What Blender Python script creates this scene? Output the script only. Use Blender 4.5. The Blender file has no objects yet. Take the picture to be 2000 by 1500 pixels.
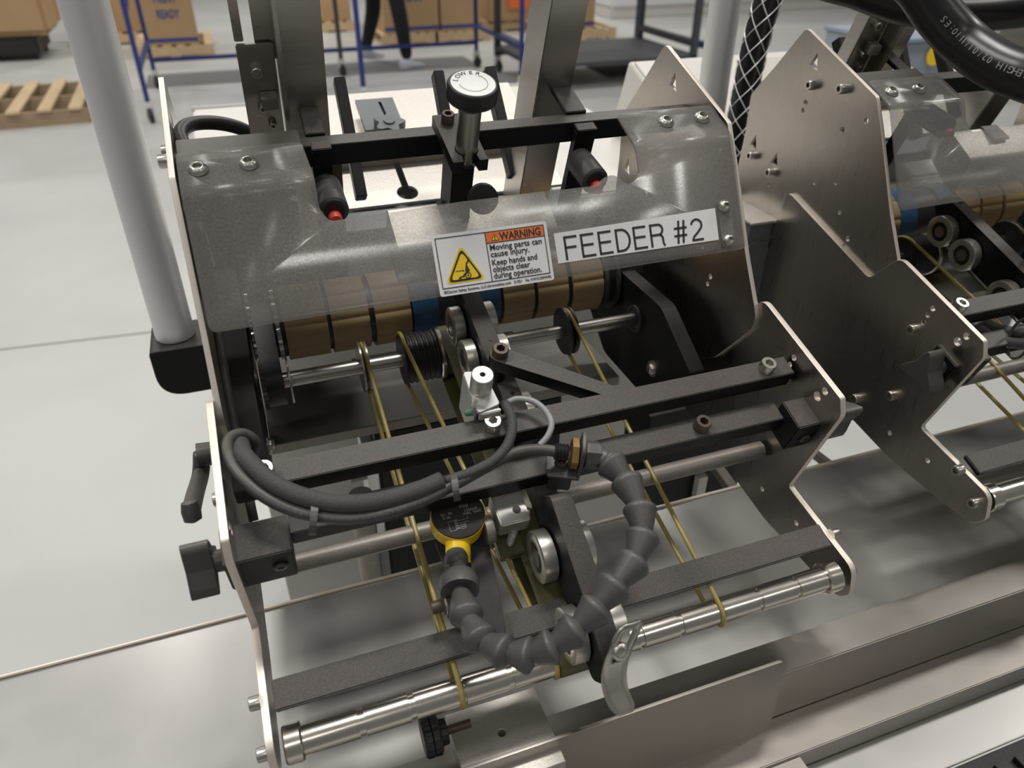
import bpy, bmesh, math, random
from mathutils import Vector, Matrix
random.seed(7)
PI = math.pi
# ------------------------------------------------------------------ camera
# world: X along the machine, Y away from the operator, Z up; origin at the camera, floor at z=-1.55
R3 = Matrix(((0.9409, 0.1826, -0.2853), (-0.3387, 0.5136, -0.7883), (0.0026, 0.8384, 0.5451)))
FPX = 1474.0
FLOOR = -1.55
cam_d = bpy.data.cameras.new('camera'); cam = bpy.data.objects.new('camera', cam_d)
bpy.context.collection.objects.link(cam)
cam.matrix_world = R3.to_4x4()
cam_d.sensor_width = 36; cam_d.lens = 36 * FPX / 2000; cam_d.clip_start = .01; cam_d.clip_end = 100
cam_d.dof.use_dof = True; cam_d.dof.focus_distance = .60; cam_d.dof.aperture_fstop = 7.5
sc = bpy.context.scene; sc.camera = cam
# ------------------------------------------------------------------ light
sc.view_settings.view_transform = 'Standard'; sc.view_settings.look = 'None'
sc.view_settings.gamma = 1; sc.view_settings.exposure = 0.0
w = bpy.data.worlds.new('world'); sc.world = w; w.use_nodes = True
w.node_tree.nodes['Background'].inputs[0].default_value = (1.0, .98, .95, 1)
w.node_tree.nodes['Background'].inputs[1].default_value = .155
for i, (lx, ly) in enumerate([(-4.4, -2.6), (-.9, -2.6), (2.6, -2.6), (-2.2, .9), (.75, 1.15), (4.6, .9), (-4.4, 5.2), (-.6, 5.0), (3.2, 5.2), (-2.5, 9.5), (1.5, 9.5), (5.5, 9.5), (-6, 13), (0, 13), (5, 13)]):
    ld = bpy.data.lights.new('ceiling_lamp', 'AREA'); ld.shape = 'RECTANGLE'; ld.size = 1.3; ld.size_y = .32
    ld.energy = 24 if ly < -2 else 80 if ly < 2 else 72; ld.color = (1, .975, .93)
    lo = bpy.data.objects.new('ceiling_lamp', ld); bpy.context.collection.objects.link(lo)
    lo.location = (lx, ly, 3.6)
# ------------------------------------------------------------------ materials
def mat(name, col, rough=.5, metal=0., spec=.5, noise=0, nscale=30, bump=0, bscale=60, dust=0, dustcol=(.25, .22, .19), stretch=None, rvar=0, spk=0, emit=None, aniso=0):
    m = bpy.data.materials.new(name); m.use_nodes = True; nt = m.node_tree; N = nt.nodes; L = nt.links
    b = N['Principled BSDF']; b.inputs['Base Color'].default_value = (*col, 1)
    b.inputs['Roughness'].default_value = rough; b.inputs['Metallic'].default_value = metal
    b.inputs['Specular IOR Level'].default_value = spec
    tc = N.new('ShaderNodeTexCoord'); mp = N.new('ShaderNodeMapping'); L.new(tc.outputs['Object'], mp.inputs[0])
    if stretch: mp.inputs['Scale'].default_value = stretch
    csock = None
    def mix(fac, a, c2, blend='MIX'):
        x = N.new('ShaderNodeMix'); x.data_type = 'RGBA'; x.blend_type = blend
        if isinstance(fac, float): x.inputs[0].default_value = fac
        else: L.new(fac, x.inputs[0])
        for k, v in ((6, a), (7, c2)):
            if isinstance(v, tuple): x.inputs[k].default_value = (*v, 1)
            else: L.new(v, x.inputs[k])
        return x.outputs[2]
    if noise or rvar:
        n = N.new('ShaderNodeTexNoise'); n.inputs['Scale'].default_value = nscale; n.inputs['Detail'].default_value = 5
        L.new(mp.outputs[0], n.inputs[0])
        if noise:
            d = tuple(max(0, c * (1 - noise)) for c in col); u = tuple(min(1, c * (1 + noise)) for c in col)
            csock = mix(n.outputs['Fac'], d, u)
        if rvar:
            mr = N.new('ShaderNodeMapRange'); L.new(n.outputs['Fac'], mr.inputs[0])
            mr.inputs[3].default_value = max(.03, rough - rvar); mr.inputs[4].default_value = rough + rvar
            L.new(mr.outputs[0], b.inputs['Roughness'])
    if dust:
        g = N.new('ShaderNodeNewGeometry'); sp = N.new('ShaderNodeSeparateXYZ'); L.new(g.outputs['Normal'], sp.inputs[0])
        mr = N.new('ShaderNodeMapRange'); L.new(sp.outputs[2], mr.inputs[0])
        mr.inputs[1].default_value = .35; mr.inputs[2].default_value = .92; mr.inputs[3].default_value = .0; mr.inputs[4].default_value = 1
        n2 = N.new('ShaderNodeTexNoise'); n2.inputs['Scale'].default_value = 2200; n2.inputs['Detail'].default_value = 2
        L.new(tc.outputs['Object'], n2.inputs[0])
        m2 = N.new('ShaderNodeMapRange'); L.new(n2.outputs['Fac'], m2.inputs[0]); m2.inputs[1].default_value = .4; m2.inputs[2].default_value = .72
        m2.inputs[3].default_value = .62 * dust; m2.inputs[4].default_value = 1.5 * dust
        mu = N.new('ShaderNodeMath'); mu.operation = 'MULTIPLY'; mu.use_clamp = True
        L.new(mr.outputs[0], mu.inputs[0]); L.new(m2.outputs[0], mu.inputs[1])
        csock = mix(mu.outputs[0], csock if csock else col, dustcol)
    if spk:
        v = N.new('ShaderNodeTexNoise'); v.inputs['Scale'].default_value = 700; v.inputs['Detail'].default_value = 1
        L.new(tc.outputs['Object'], v.inputs[0])
        mr = N.new('ShaderNodeMapRange'); L.new(v.outputs['Fac'], mr.inputs[0]); mr.inputs[1].default_value = .66; mr.inputs[2].default_value = .74
        mr.inputs[4].default_value = spk
        csock = mix(mr.outputs[0], csock if csock else col, (.55, .53, .5))
    if csock: L.new(csock, b.inputs['Base Color'])
    if bump:
        n = N.new('ShaderNodeTexNoise'); n.inputs['Scale'].default_value = bscale; n.inputs['Detail'].default_value = 4
        L.new(mp.outputs[0], n.inputs[0]); bp = N.new('ShaderNodeBump'); bp.inputs['Strength'].default_value = bump
        bp.inputs['Distance'].default_value = .0006
        L.new(n.outputs['Fac'], bp.inputs['Height']); L.new(bp.outputs[0], b.inputs['Normal'])
    if emit: b.inputs['Emission Color'].default_value = (*emit[0], 1); b.inputs['Emission Strength'].default_value = emit[1]
    return m
M = {}
M['steel'] = mat('brushed_stainless', (.47, .45, .42), .30, 1, noise=.12, nscale=40, stretch=(1, .6, 14), rvar=.06, bump=.05, bscale=120)
M['steel2'] = mat('brushed_stainless_plate', (.42, .39, .355), .29, 1, noise=.10, nscale=30, stretch=(1, 9, 1.2), rvar=.05, bump=.05, bscale=160)
M['steel_edge'] = mat('cut_steel_edge', (.72, .66, .59), .5, .8)
M['table'] = mat('scratched_stainless_table', (.46, .45, .435), .39, 1, noise=.12, nscale=9, rvar=.10, bump=.12, bscale=25, stretch=(1, 1, 1))
M['rail'] = mat('dusty_stainless_rail', (.38, .355, .325), .38, 1, noise=.14, nscale=14, rvar=.1, bump=.08, bscale=80, dust=.25, dustcol=(.45, .42, .38))
M['polished'] = mat('turned_steel', (.66, .62, .56), .24, 1, noise=.05, nscale=60, stretch=(8, 1, 1), rvar=.05)
M['shaft'] = mat('ground_shaft_steel', (.45, .43, .4), .3, 1)
M['chrome'] = mat('screw_steel', (.52, .50, .46), .32, 1, noise=.1, nscale=200)
M['rusty'] = mat('blackened_screw', (.10, .075, .06), .5, .5)
M['black'] = mat('dusty_black_anodised', (.008, .008, .009), .45, 0, spec=.2, dust=.52, dustcol=(.19, .17, .155), bump=.05, bscale=900)
M['black2'] = mat('black_anodised', (.010, .010, .011), .42, 0, spec=.2, dust=.25, dustcol=(.16, .15, .14))
M['blackrub'] = mat('black_rubber', (.015, .015, .016), .42, 0, noise=.3)
M['tube'] = mat('dusty_grey_tube', (.27, .245, .22), .5, .6, noise=.2, nscale=60, spk=.5)
M['alu'] = mat('machined_aluminium', (.55, .535, .505), .48, 1, noise=.08, nscale=120, bump=.15, bscale=700)
M['blast'] = mat('blasted_aluminium', (.66, .63, .58), .5, .9, noise=.10, nscale=400, bump=.3, bscale=500)
M['pole'] = mat('anodised_pole', (.74, .74, .74), .42, .5, noise=.03, nscale=10)
M['greyplate'] = mat('grey_anodised_plate', (.17, .18, .19), .5, .5, noise=.1)
M['darkgrey'] = mat('dark_grey_metal', (.075, .073, .07), .45, .4, noise=.2, nscale=40, dust=.3)
M['urethane'] = mat('yellow_urethane', (.44, .36, .11), .28, 0, noise=.1, nscale=60)
M['urethane'].node_tree.nodes['Principled BSDF'].inputs['Transmission Weight'].default_value = .25
M['flatbelt'] = mat('olive_flat_belt', (.095, .085, .035), .42, 0, noise=.1, nscale=60)
M['tan'] = mat('tan_rubber', (.29, .205, .10), .6, 0, noise=.15, nscale=25, stretch=(.3, 1, 1), bump=.2, bscale=200)
M['blue'] = mat('blue_rubber', (.012, .06, .14), .5, 0)
M['hose'] = mat('dusty_grey_hose_plastic', (.070, .067, .065), .42, 0, noise=.2, nscale=120, dust=.25, dustcol=(.17, .15, .14), bump=.12, bscale=900)
M['yellow'] = mat('yellow_plastic', (.85, .58, .02), .35, 0, noise=.08, nscale=60)
M['cable'] = mat('dusty_grey_cable', (.055, .053, .052), .45, 0, noise=.25, nscale=200, dust=.2)
M['cable2'] = mat('light_grey_cable', (.30, .30, .31), .4, 0)
M['sleeve'] = mat('woven_sleeve', (.060, .058, .056), .7, 0, noise=.4, nscale=700, bump=.6, bscale=900)
M['dustrub'] = mat('dusty_black_rubber', (.05, .05, .05), .5, 0, noise=.2, nscale=60)
M['swalu'] = mat('pale_bracket_aluminium', (.50, .50, .48), .5, .4, noise=.05, nscale=300)
M['blackhose'] = mat('glossy_black_hose', (.007, .007, .008), .33, 0, bump=.05, bscale=30)
M['brass'] = mat('aged_brass', (.42, .28, .11), .4, 1, noise=.25, nscale=120)
M['olive'] = mat('dirty_olive_brass', (.22, .20, .12), .45, .8, noise=.2, nscale=150)
M['bearing'] = mat('bearing_steel', (.70, .67, .62), .33, .9, noise=.08, nscale=120)
M['cableink'] = mat('faded_cable_print', (.13, .13, .125), .6)
M['white'] = mat('speckled_white_label', (.80, .80, .79), .5, 0, noise=.05, nscale=600)
M['ink'] = mat('black_ink', (.035, .033, .035), .5)
M['inkgrey'] = mat('grey_ink', (.32, .32, .31), .5)
M['orange'] = mat('orange_print', (.85, .19, .05), .5, noise=.04, nscale=500)
M['yprint'] = mat('yellow_print', (.90, .60, .02), .5, noise=.05, nscale=500)
M['red'] = mat('red_plastic', (.70, .07, .05), .4)
M['cream'] = mat('cream_painted_steel', (.62, .60, .56), .45, 0, noise=.05, nscale=6)
M['floor'] = mat('polished_concrete', (.52, .525, .51), .42, 0, noise=.14, nscale=1.4, rvar=.06)
M['seam'] = mat('floor_joint', (.22, .22, .21), .7)
M['wallm'] = mat('white_wall_paint', (.72, .72, .72), .7)
M['wood'] = mat('pallet_pine', (.62, .46, .28), .7, noise=.2, nscale=9, stretch=(3, .4, 1))
M['wood2'] = mat('weathered_pallet_wood', (.33, .24, .15), .8, noise=.25, nscale=9)
M['card'] = mat('cardboard', (.46, .30, .16), .75, noise=.06, nscale=5)
M['bluepaint'] = mat('blue_painted_steel', (.015, .03, .17), .4)
M['printblue'] = mat('blue_box_print', (.04, .06, .25), .6)
M['greypaint'] = mat('dark_grey_painted_steel', (.055, .06, .065), .5)
M['bin'] = mat('blue_grey_plastic', (.26, .30, .36), .45)
M['cloth'] = mat('black_trousers', (.012, .011, .012), .85, noise=.3, nscale=30)
M['shoe'] = mat('pale_shoe', (.62, .64, .72), .6)
M['mat'] = mat('grey_floor_patch', (.16, .16, .16), .8)
M['copper'] = mat('warm_led', (.8, .4, .05), .4)
M['green'] = mat('green_lens', (.08, .2, .13), .35)
# clear cover with a film of dust
mc = bpy.data.materials.new('dusty_polycarbonate'); mc.use_nodes = True; nt = mc.node_tree; N = nt.nodes; L = nt.links
pb = N['Principled BSDF']; pb.inputs['Base Color'].default_value = (.30, .285, .27, 1); pb.inputs['Roughness'].default_value = .22
tr = N.new('ShaderNodeBsdfTransparent'); tr.inputs[0].default_value = (.96, .96, .95, 1)
mx = N.new('ShaderNodeMixShader'); nz = N.new('ShaderNodeTexNoise'); nz.inputs['Scale'].default_value = 800
tcn = N.new('ShaderNodeTexCoord'); L.new(tcn.outputs['Object'], nz.inputs[0])
mrr = N.new('ShaderNodeMapRange'); L.new(nz.outputs[0], mrr.inputs[0]); mrr.inputs[1].default_value = .35; mrr.inputs[2].default_value = .8
mrr.inputs[3].default_value = .36; mrr.inputs[4].default_value = .62
L.new(mrr.outputs[0], mx.inputs[0]); L.new(tr.outputs[0], mx.inputs[1]); L.new(pb.outputs[0], mx.inputs[2])
L.new(mx.outputs[0], N['Material Output'].inputs['Surface'])
M['clear'] = mc
# ------------------------------------------------------------------ helpers
C = bpy.context.collection
th = math.radians(21); CT, ST = math.cos(th), math.sin(th)
O0 = Vector((0, .303, -.446))
TF = Matrix(((1, 0, 0), (0, CT, -ST), (0, ST, CT)))       # feeder frame (x, s up-slope, n normal) -> world
def F(x, s, n): return O0 + TF @ Vector((x, s, n))
def ray(px, py): return R3 @ Vector((px - 1000, 750 - py, -FPX))
def P(px, py, ax, v):
    "point seen at a pixel of the photograph on a known plane"
    r = ray(px, py)
    if ax in 'xyz': return r * (v / r['xyz'.index(ax)])
    if ax == 'd': return r.normalized() * v
    a = TF @ Vector((0, 1, 0) if ax == 's' else (0, 0, 1))
    return r * ((v + a.dot(O0)) / a.dot(r))
def toF(p): return TF.transposed() @ (p - O0)
MW = {}
def adopt(o, parent):
    if parent is not None:
        o.parent = parent; o.matrix_parent_inverse = MW[parent.name].inverted()
def obj(name, me, m, parent=None, mw=None, smooth=False):
    if isinstance(me, bmesh.types.BMesh):
        bm = me; me = bpy.data.meshes.new(name); bmesh.ops.recalc_face_normals(bm, faces=bm.faces)
        bm.to_mesh(me); bm.free()
    o = bpy.data.objects.new(name, me); C.objects.link(o)
    if m is not None and not me.materials: me.materials.append(M[m] if isinstance(m, str) else m)
    if smooth: me.shade_smooth()
    adopt(o, parent)
    MW[o.name] = mw.copy() if mw else Matrix.Identity(4)
    if mw: o.matrix_basis = mw
    return o
def tag(o, label, cat, group=None, kind=None):
    if label: o['label'] = label
    if cat: o['category'] = cat
    if group: o['group'] = group
    if kind: o['kind'] = kind
    return o
def thing(name, loc, label, cat, group=None):
    o = bpy.data.objects.new(name, None); C.objects.link(o); o.location = loc; o.empty_display_size = .05
    MW[o.name] = Matrix.Translation(loc)
    return tag(o, label, cat, group)
def smooth_angle(o, a=35):
    me = o.data; me.shade_smooth()
    bm = bmesh.new(); bm.from_mesh(me); c = math.radians(a)
    for e in bm.edges:
        e.smooth = len(e.link_faces) == 2 and e.calc_face_angle(0) < c
    bm.to_mesh(me); bm.free(); return o
def bevel(bm, w, seg=2):
    if w > 0: bmesh.ops.bevel(bm, geom=[e for e in bm.edges if len(e.link_faces) == 2 and e.calc_face_angle(0) > .5], offset=w, segments=seg, affect='EDGES', clamp_overlap=True)
def hexa(name, pts8, m, parent=None, bev=.0005):
    bm = bmesh.new(); v = [bm.verts.new(p) for p in pts8]
    for f in ((0, 1, 2, 3), (4, 7, 6, 5), (0, 4, 5, 1), (1, 5, 6, 2), (2, 6, 7, 3), (3, 7, 4, 0)): bm.faces.new([v[i] for i in f])
    bmesh.ops.recalc_face_normals(bm, faces=bm.faces); bevel(bm, bev)
    return obj(name, bm, m, parent)
def wbox(name, x0, x1, y0, y1, z0, z1, m, parent=None, bev=.0005):
    return hexa(name, [Vector(p) for p in ((x0, y0, z0), (x1, y0, z0), (x1, y1, z0), (x0, y1, z0), (x0, y0, z1), (x1, y0, z1), (x1, y1, z1), (x0, y1, z1))], m, parent, bev)
def fbox(name, x0, x1, s0, s1, n0, n1, m, parent=None, bev=.0006):
    return hexa(name, [F(*p) for p in ((x0, s0, n0), (x1, s0, n0), (x1, s1, n0), (x0, s1, n0), (x0, s0, n1), (x1, s0, n1), (x1, s1, n1), (x0, s1, n1))], m, parent, bev)
def beam(name, a, b, wx, wd, m, parent=None, up=Vector((1, 0, 0)), bev=.0008):
    "rectangular bar from a to b; wx along 'up', wd across"
    a, b = Vector(a), Vector(b); d = (b - a).normalized(); u = (up - d * up.dot(d)).normalized(); v = d.cross(u)
    c = [u * (-wx / 2) - v * wd / 2, u * wx / 2 - v * wd / 2, u * wx / 2 + v * wd / 2, u * (-wx / 2) + v * wd / 2]
    return hexa(name, [a + k for k in c] + [b + k for k in c], m, parent, bev)
def fillet(pts, r, seg=4):
    out = []; n = len(pts)
    for i in range(n):
        p0, p1, p2 = Vector(pts[i - 1][:2]), Vector(pts[i][:2]), Vector(pts[(i + 1) % n][:2])
        rr = pts[i][2] if len(pts[i]) > 2 else r
        a, b = (p0 - p1), (p2 - p1); la, lb = a.length, b.length; a.normalize(); b.normalize()
        ang = a.angle(b) if la and lb else PI
        if rr <= 0 or ang > 3.05: out.append(tuple(p1)); continue
        d = min(rr / math.tan(ang / 2), la * .48, lb * .48)
        q0, q2 = p1 + a * d, p1 + b * d
        for k in range(seg + 1):
            t = k / seg; out.append(tuple(q0 * (1 - t) ** 2 + p1 * 2 * t * (1 - t) + q2 * t * t))
    return out
def circ(cx, cy, r, n=12): return [(cx + r * math.cos(2 * PI * i / n), cy + r * math.sin(2 * PI * i / n)) for i in range(n)]
def flat_mesh(outer, holes=(), th=.002, bev=0):
    cu = bpy.data.curves.new('c', 'CURVE'); cu.dimensions = '2D'; cu.fill_mode = 'BOTH'; cu.extrude = th / 2; cu.bevel_depth = bev
    for poly in [outer] + list(holes):
        s = cu.splines.new('POLY'); s.points.add(len(poly) - 1); s.use_cyclic_u = True
        for i, p in enumerate(poly): s.points[i].co = (p[0], p[1], 0, 1)
    o = bpy.data.objects.new('c', cu); C.objects.link(o); bpy.context.view_layer.update()
    me = bpy.data.meshes.new_from_object(o.evaluated_get(bpy.context.evaluated_depsgraph_get()))
    bpy.data.objects.remove(o); bpy.data.curves.remove(cu); return me
def map_mesh(me, fn):
    for v in me.vertices: v.co = fn(v.co)
    me.update(); return me
def plate(name, outer, holes, x0, x1, m, parent=None, edge=None):
    "sheet lying in the (s,n) plane"
    me = flat_mesh(outer, holes, abs(x1 - x0), .0003); xm = (x0 + x1) / 2
    map_mesh(me, lambda c: F(xm + c.z, c.x, c.y))
    bm = bmesh.new(); bm.from_mesh(me); bmesh.ops.remove_doubles(bm, verts=bm.verts, dist=1e-6); bmesh.ops.recalc_face_normals(bm, faces=bm.faces)
    me.materials.clear(); me.materials.append(M[m])
    if edge:
        me.materials.append(M[edge])
        for f in bm.faces:
            if abs(f.normal.x) < .5: f.material_index = 1
    bm.to_mesh(me); bm.free()
    return obj(name, me, None, parent)
def loft(rings, caps=True, closed=False):
    bm = bmesh.new(); R = [[bm.verts.new(p) for p in r] for r in rings]; n = len(R[0])
    for a, b in zip(R, R[1:] + ([R[0]] if closed else [])):
        for i in range(n): bm.faces.new((a[i], a[(i + 1) % n], b[(i + 1) % n], b[i]))
    if caps and not closed: bm.faces.new(R[0][::-1]); bm.faces.new(R[-1])
    return bm
def axm(origin, axis, xd=None):
    z = Vector(axis).normalized(); x = Vector(xd) if xd else (Vector((1, 0, 0)) if abs(z.x) < .9 else Vector((0, 1, 0)))
    x = (x - z * x.dot(z)).normalized(); y = z.cross(x)
    m = Matrix((x, y, z)).transposed().to_4x4(); m.translation = origin; return m
def lathe_me(profile, seg=28, closed=False, rf=None):
    "profile of (z, r) around +Z; rf(angle index, z) scales the radius"
    rings = []
    for k, (z, r) in enumerate(profile):
        rings.append([Vector((r * (rf(i, k) if rf else 1) * math.cos(2 * PI * i / seg), r * (rf(i, k) if rf else 1) * math.sin(2 * PI * i / seg), z)) for i in range(seg)])
    bm = loft(rings, caps=not closed, closed=closed); me = bpy.data.meshes.new('lathe')
    bmesh.ops.recalc_face_normals(bm, faces=bm.faces); c = math.radians(35)
    for f in bm.faces: f.smooth = True
    for e in bm.edges: e.smooth = len(e.link_faces) == 2 and e.calc_face_angle(0) < c
    bm.to_mesh(me); bm.free(); return me
def lathe(name, profile, origin, axis, m, parent=None, seg=28, closed=False, rf=None, xd=None):
    return obj(name, lathe_me(profile, seg, closed, rf), m, parent, axm(origin, axis, xd))
def xlathe(name, prof, s, n, m, parent=None, seg=32, closed=False, rf=None):
    "turned part on an axis along X at (s,n); profile (x, r)"
    return lathe(name, prof, F(0, s, n), (1, 0, 0), m, parent, seg, closed, rf)
SOCK = {}
def socket(name, pos, axis, r, h, parent, m='chrome', button=False):
    key = (round(r, 5), round(h, 5), m, button)
    if key not in SOCK:
        seg = 24; rh = r * (.5 if button else .55)
        def hx(i):
            a = (2 * PI * i / seg) % (PI / 3) - PI / 6; return rh * .9 / math.cos(a)
        ring = lambda z, f: [Vector((f(i) * math.cos(2 * PI * i / seg), f(i) * math.sin(2 * PI * i / seg), z)) for i in range(seg)]
        if button: prof = [(0, r), (h * .25, r), (h * .6, r * .86), (h * .88, r * .68), (h, r * .55)]
        else: prof = [(0, r), (h * .88, r), (h, r * .9)]
        rings = [ring(z, lambda i, q=q: q) for z, q in prof]
        rings += [ring(h, hx), ring(h * .35, hx)]
        bm = loft(rings); me = bpy.data.meshes.new('screw'); bmesh.ops.recalc_face_normals(bm, faces=bm.faces)
        for f in bm.faces: f.smooth = True
        for e in bm.edges: e.smooth = len(e.link_faces) == 2 and e.calc_face_angle(0) < .6
        bm.to_mesh(me); bm.free(); me.materials.append(M[m]); SOCK[key] = me
    return obj(name, SOCK[key], None, parent, axm(pos, axis))
def spline(pts, n=8):
    pts = [Vector(p) for p in pts]; out = []
    for i in range(len(pts) - 1):
        p0 = pts[i - 1] if i else pts[0] * 2 - pts[1]; p1, p2 = pts[i], pts[i + 1]
        p3 = pts[i + 2] if i + 2 < len(pts) else pts[-1] * 2 - pts[-2]
        for k in range(n):
            t = k / n
            out.append(.5 * ((2 * p1) + (p2 - p0) * t + (2 * p0 - 5 * p1 + 4 * p2 - p3) * t * t + (3 * p1 - p0 - 3 * p2 + p3) * t ** 3))
    out.append(pts[-1]); return out
def frames(pts, closed=False):
    fr = []; u = None; n = len(pts)
    for i, p in enumerate(pts):
        a = pts[i - 1] if (i or closed) else p; b = pts[(i + 1) % n] if (i < n - 1 or closed) else p
        d = (b - a).normalized()
        if u is None: u = Vector((1, 0, 0)) if abs(d.x) < .8 else Vector((0, 0, 1))
        u = (u - d * u.dot(d)).normalized(); fr.append((p, d, u, d.cross(u)))
    return fr
def tube(name, pts, r, m, parent=None, seg=10, closed=False, flat=None):
    rings = []
    for p, d, u, v in frames(pts, closed):
        ru, rv = (flat if flat else (r, r))
        rings.append([p + u * ru * math.cos(2 * PI * k / seg) + v * rv * math.sin(2 * PI * k / seg) for k in range(seg)])
    return obj(name, loft(rings, closed=closed), m, parent, smooth=True)
def ribbon(name, pts, w, t, m, parent=None, closed=False, bev=0):
    "flat strap whose width runs along X"
    rings = []; n = len(pts)
    for i, p in enumerate(pts):
        a = pts[i - 1] if (i or closed) else p; b = pts[(i + 1) % n] if (i < n - 1 or closed) else p
        d = (b - a).normalized(); v = d.cross(Vector((1, 0, 0))).normalized(); X = Vector((w / 2, 0, 0))
        rings.append([p - X - v * t / 2, p + X - v * t / 2, p + X + v * t / 2, p - X + v * t / 2])
    return smooth_angle(obj(name, loft(rings, closed=closed), m, parent))
FONT = {}
def text(name, body, size, mw, m, parent=None, bold=0, align='LEFT', sx=1.0, th=.00012, fit=None):
    cu = bpy.data.curves.new('t', 'FONT'); cu.body = body; cu.size = size; cu.align_x = align; cu.offset = bold; cu.extrude = th
    cu.resolution_u = 3
    o = bpy.data.objects.new('t', cu); C.objects.link(o); bpy.context.view_layer.update()
    me = bpy.data.meshes.new_from_object(o.evaluated_get(bpy.context.evaluated_depsgraph_get()))
    bpy.data.objects.remove(o); bpy.data.curves.remove(cu); me.materials.clear()
    if fit: sx = fit / (max(v.co.x for v in me.vertices) - min(v.co.x for v in me.vertices))
    for v in me.vertices: v.co.x *= sx
    return obj(name, me, m, parent, mw)
def flatpoly(name, pts, mw, m, parent=None, th=.0001, holes=()):
    return obj(name, flat_mesh(pts, holes, th), m, parent, mw)
def clearmats(o): return o
X1 = Vector((1, 0, 0))
SD, ND = TF @ Vector((0, 1, 0)), TF @ Vector((0, 0, 1))
def copy_tree(o, parent=None):
    c = o.copy(); C.objects.link(c)
    if parent is not None:
        pi = o.matrix_parent_inverse.copy(); c.parent = parent; c.matrix_parent_inverse = pi
    for ch in list(o.children): copy_tree(ch, c)
    return c
# ================================================================== SETTING
fl = wbox('floor', -12, 16, -3, 22, FLOOR - .1, FLOOR, 'floor', bev=0); tag(fl, 'polished grey concrete warehouse floor', None, kind='structure')
a, b = P(0, 683, 'z', FLOOR), P(372, 640, 'z', FLOOR); d = (b - a).normalized()
fj = beam('floor_joint', a - d * 3, b + d * 5, .012, .002, 'seam', up=Vector((-d.y, d.x, 0)), bev=0); tag(fj, 'dark saw-cut joint line in the concrete floor', None, kind='structure')
wf = wbox('wall_far', -12, 16, 19.9, 20.1, FLOOR, 4.5, 'wallm', bev=0); tag(wf, 'distant white warehouse wall', None, kind='structure')
# ================================================================== CONVEYOR TABLE AND RAILS
TZ = -.53
tb = thing('conveyor_table', (.3, .4, TZ), 'long scratched stainless steel table running under both feeders', 'table')
xa, xb = -1.1, 2.2
RZ = TZ + .012
A = P(1700, 1188, 'z', RZ); B = P(1700, 1257, 'z', RZ); Cc = P(1700, 1332, 'y', B.y); E_ = P(1700, 1410, 'z', Cc.z); Fp = P(1700, 1437, 'y', E_.y)
wbox('table_top', xa, xb, A.y + .0005, .4940, TZ - .003, TZ, 'table', tb, bev=0)
wbox('back_lip', xa, xb, .4945, .4975, TZ - .035, TZ + .0025, 'steel_edge', tb, bev=.0006)
def xprism(name, yz, x0, x1, m, parent=None, bev=.0008):
    bm = loft([[Vector((x0, y, z)) for y, z in yz], [Vector((x1, y, z)) for y, z in yz]])
    bmesh.ops.recalc_face_normals(bm, faces=bm.faces); bevel(bm, bev); return obj(name, bm, m, parent)
gr = thing('guide_rail', (.3, B.y, RZ), 'dusty folded stainless guide rail along the front edge of the table', 'rail')
xprism('rail_channel', [(A.y, TZ + .0005), (A.y, RZ), (B.y, RZ), (B.y, Cc.z), (B.y + .003, Cc.z), (B.y + .003, RZ - .003), (A.y - .003, RZ - .003), (A.y - .003, TZ + .0005)], xa, xb, 'rail', gr, .001)
xprism('rail_foot', [(B.y + .003, Cc.z - .0001), (B.y + .003, Cc.z - .003), (E_.y, Cc.z - .003), (E_.y, Fp.z), (E_.y - .0, Fp.z), (E_.y - .003, Fp.z), (E_.y - .003, Cc.z - .0001)], xa, xb, 'rail', gr, .0008)
G = P(1925, 1466, 'z', Fp.z)
lt = thing('lower_shelf', (.4, E_.y, Fp.z), 'bright scratched steel shelf at the bottom right below the rail', 'shelf')
wbox('shelf_plate', xa, xb, G.y, E_.y - .002, Fp.z - .004, Fp.z - .001, 'table', lt)
wbox('shelf_front', xa, xb, G.y - .06, G.y - .0005, Fp.z - .06, Fp.z - .006, 'black2', lt)
for k in range(24):
    x = .12 + k * .022
    wbox('chain_link', x, x + .014, G.y - .03, G.y - .012, Fp.z - .006, Fp.z + .001, 'black2', lt)
# bent sheet guide in front of the rail
sy = B.y - .006
tr_, br_ = P(1533, 1288, 'y', sy), P(1497, 1427, 'y', sy)
sg = thing('sheet_guide', (tr_.x - .1, sy, br_.z), 'smooth bent sheet metal guide with rounded corner standing in front of the rail', 'guide')
me = flat_mesh(fillet([(tr_.x, tr_.z, .006), (tr_.x - .42, tr_.z, .003), (tr_.x - .42, br_.z, 0), (br_.x + .001, br_.z, 0)], 0), (), .0022, .0003)
map_mesh(me, lambda c: Vector((c.x, sy + c.z, c.y)))
me.materials.clear(); o = obj('guide_face', me, 'rail', sg)
wbox('guide_foot', tr_.x - .42, br_.x + .012, sy - .075, sy + .001, br_.z - .0022, br_.z, 'rail', sg)
pz = P(1058, 1497, 'y', sy - .001); socket('guide_screw', pz, (0, -1, 0), .005, .003, sg, button=True)
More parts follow.
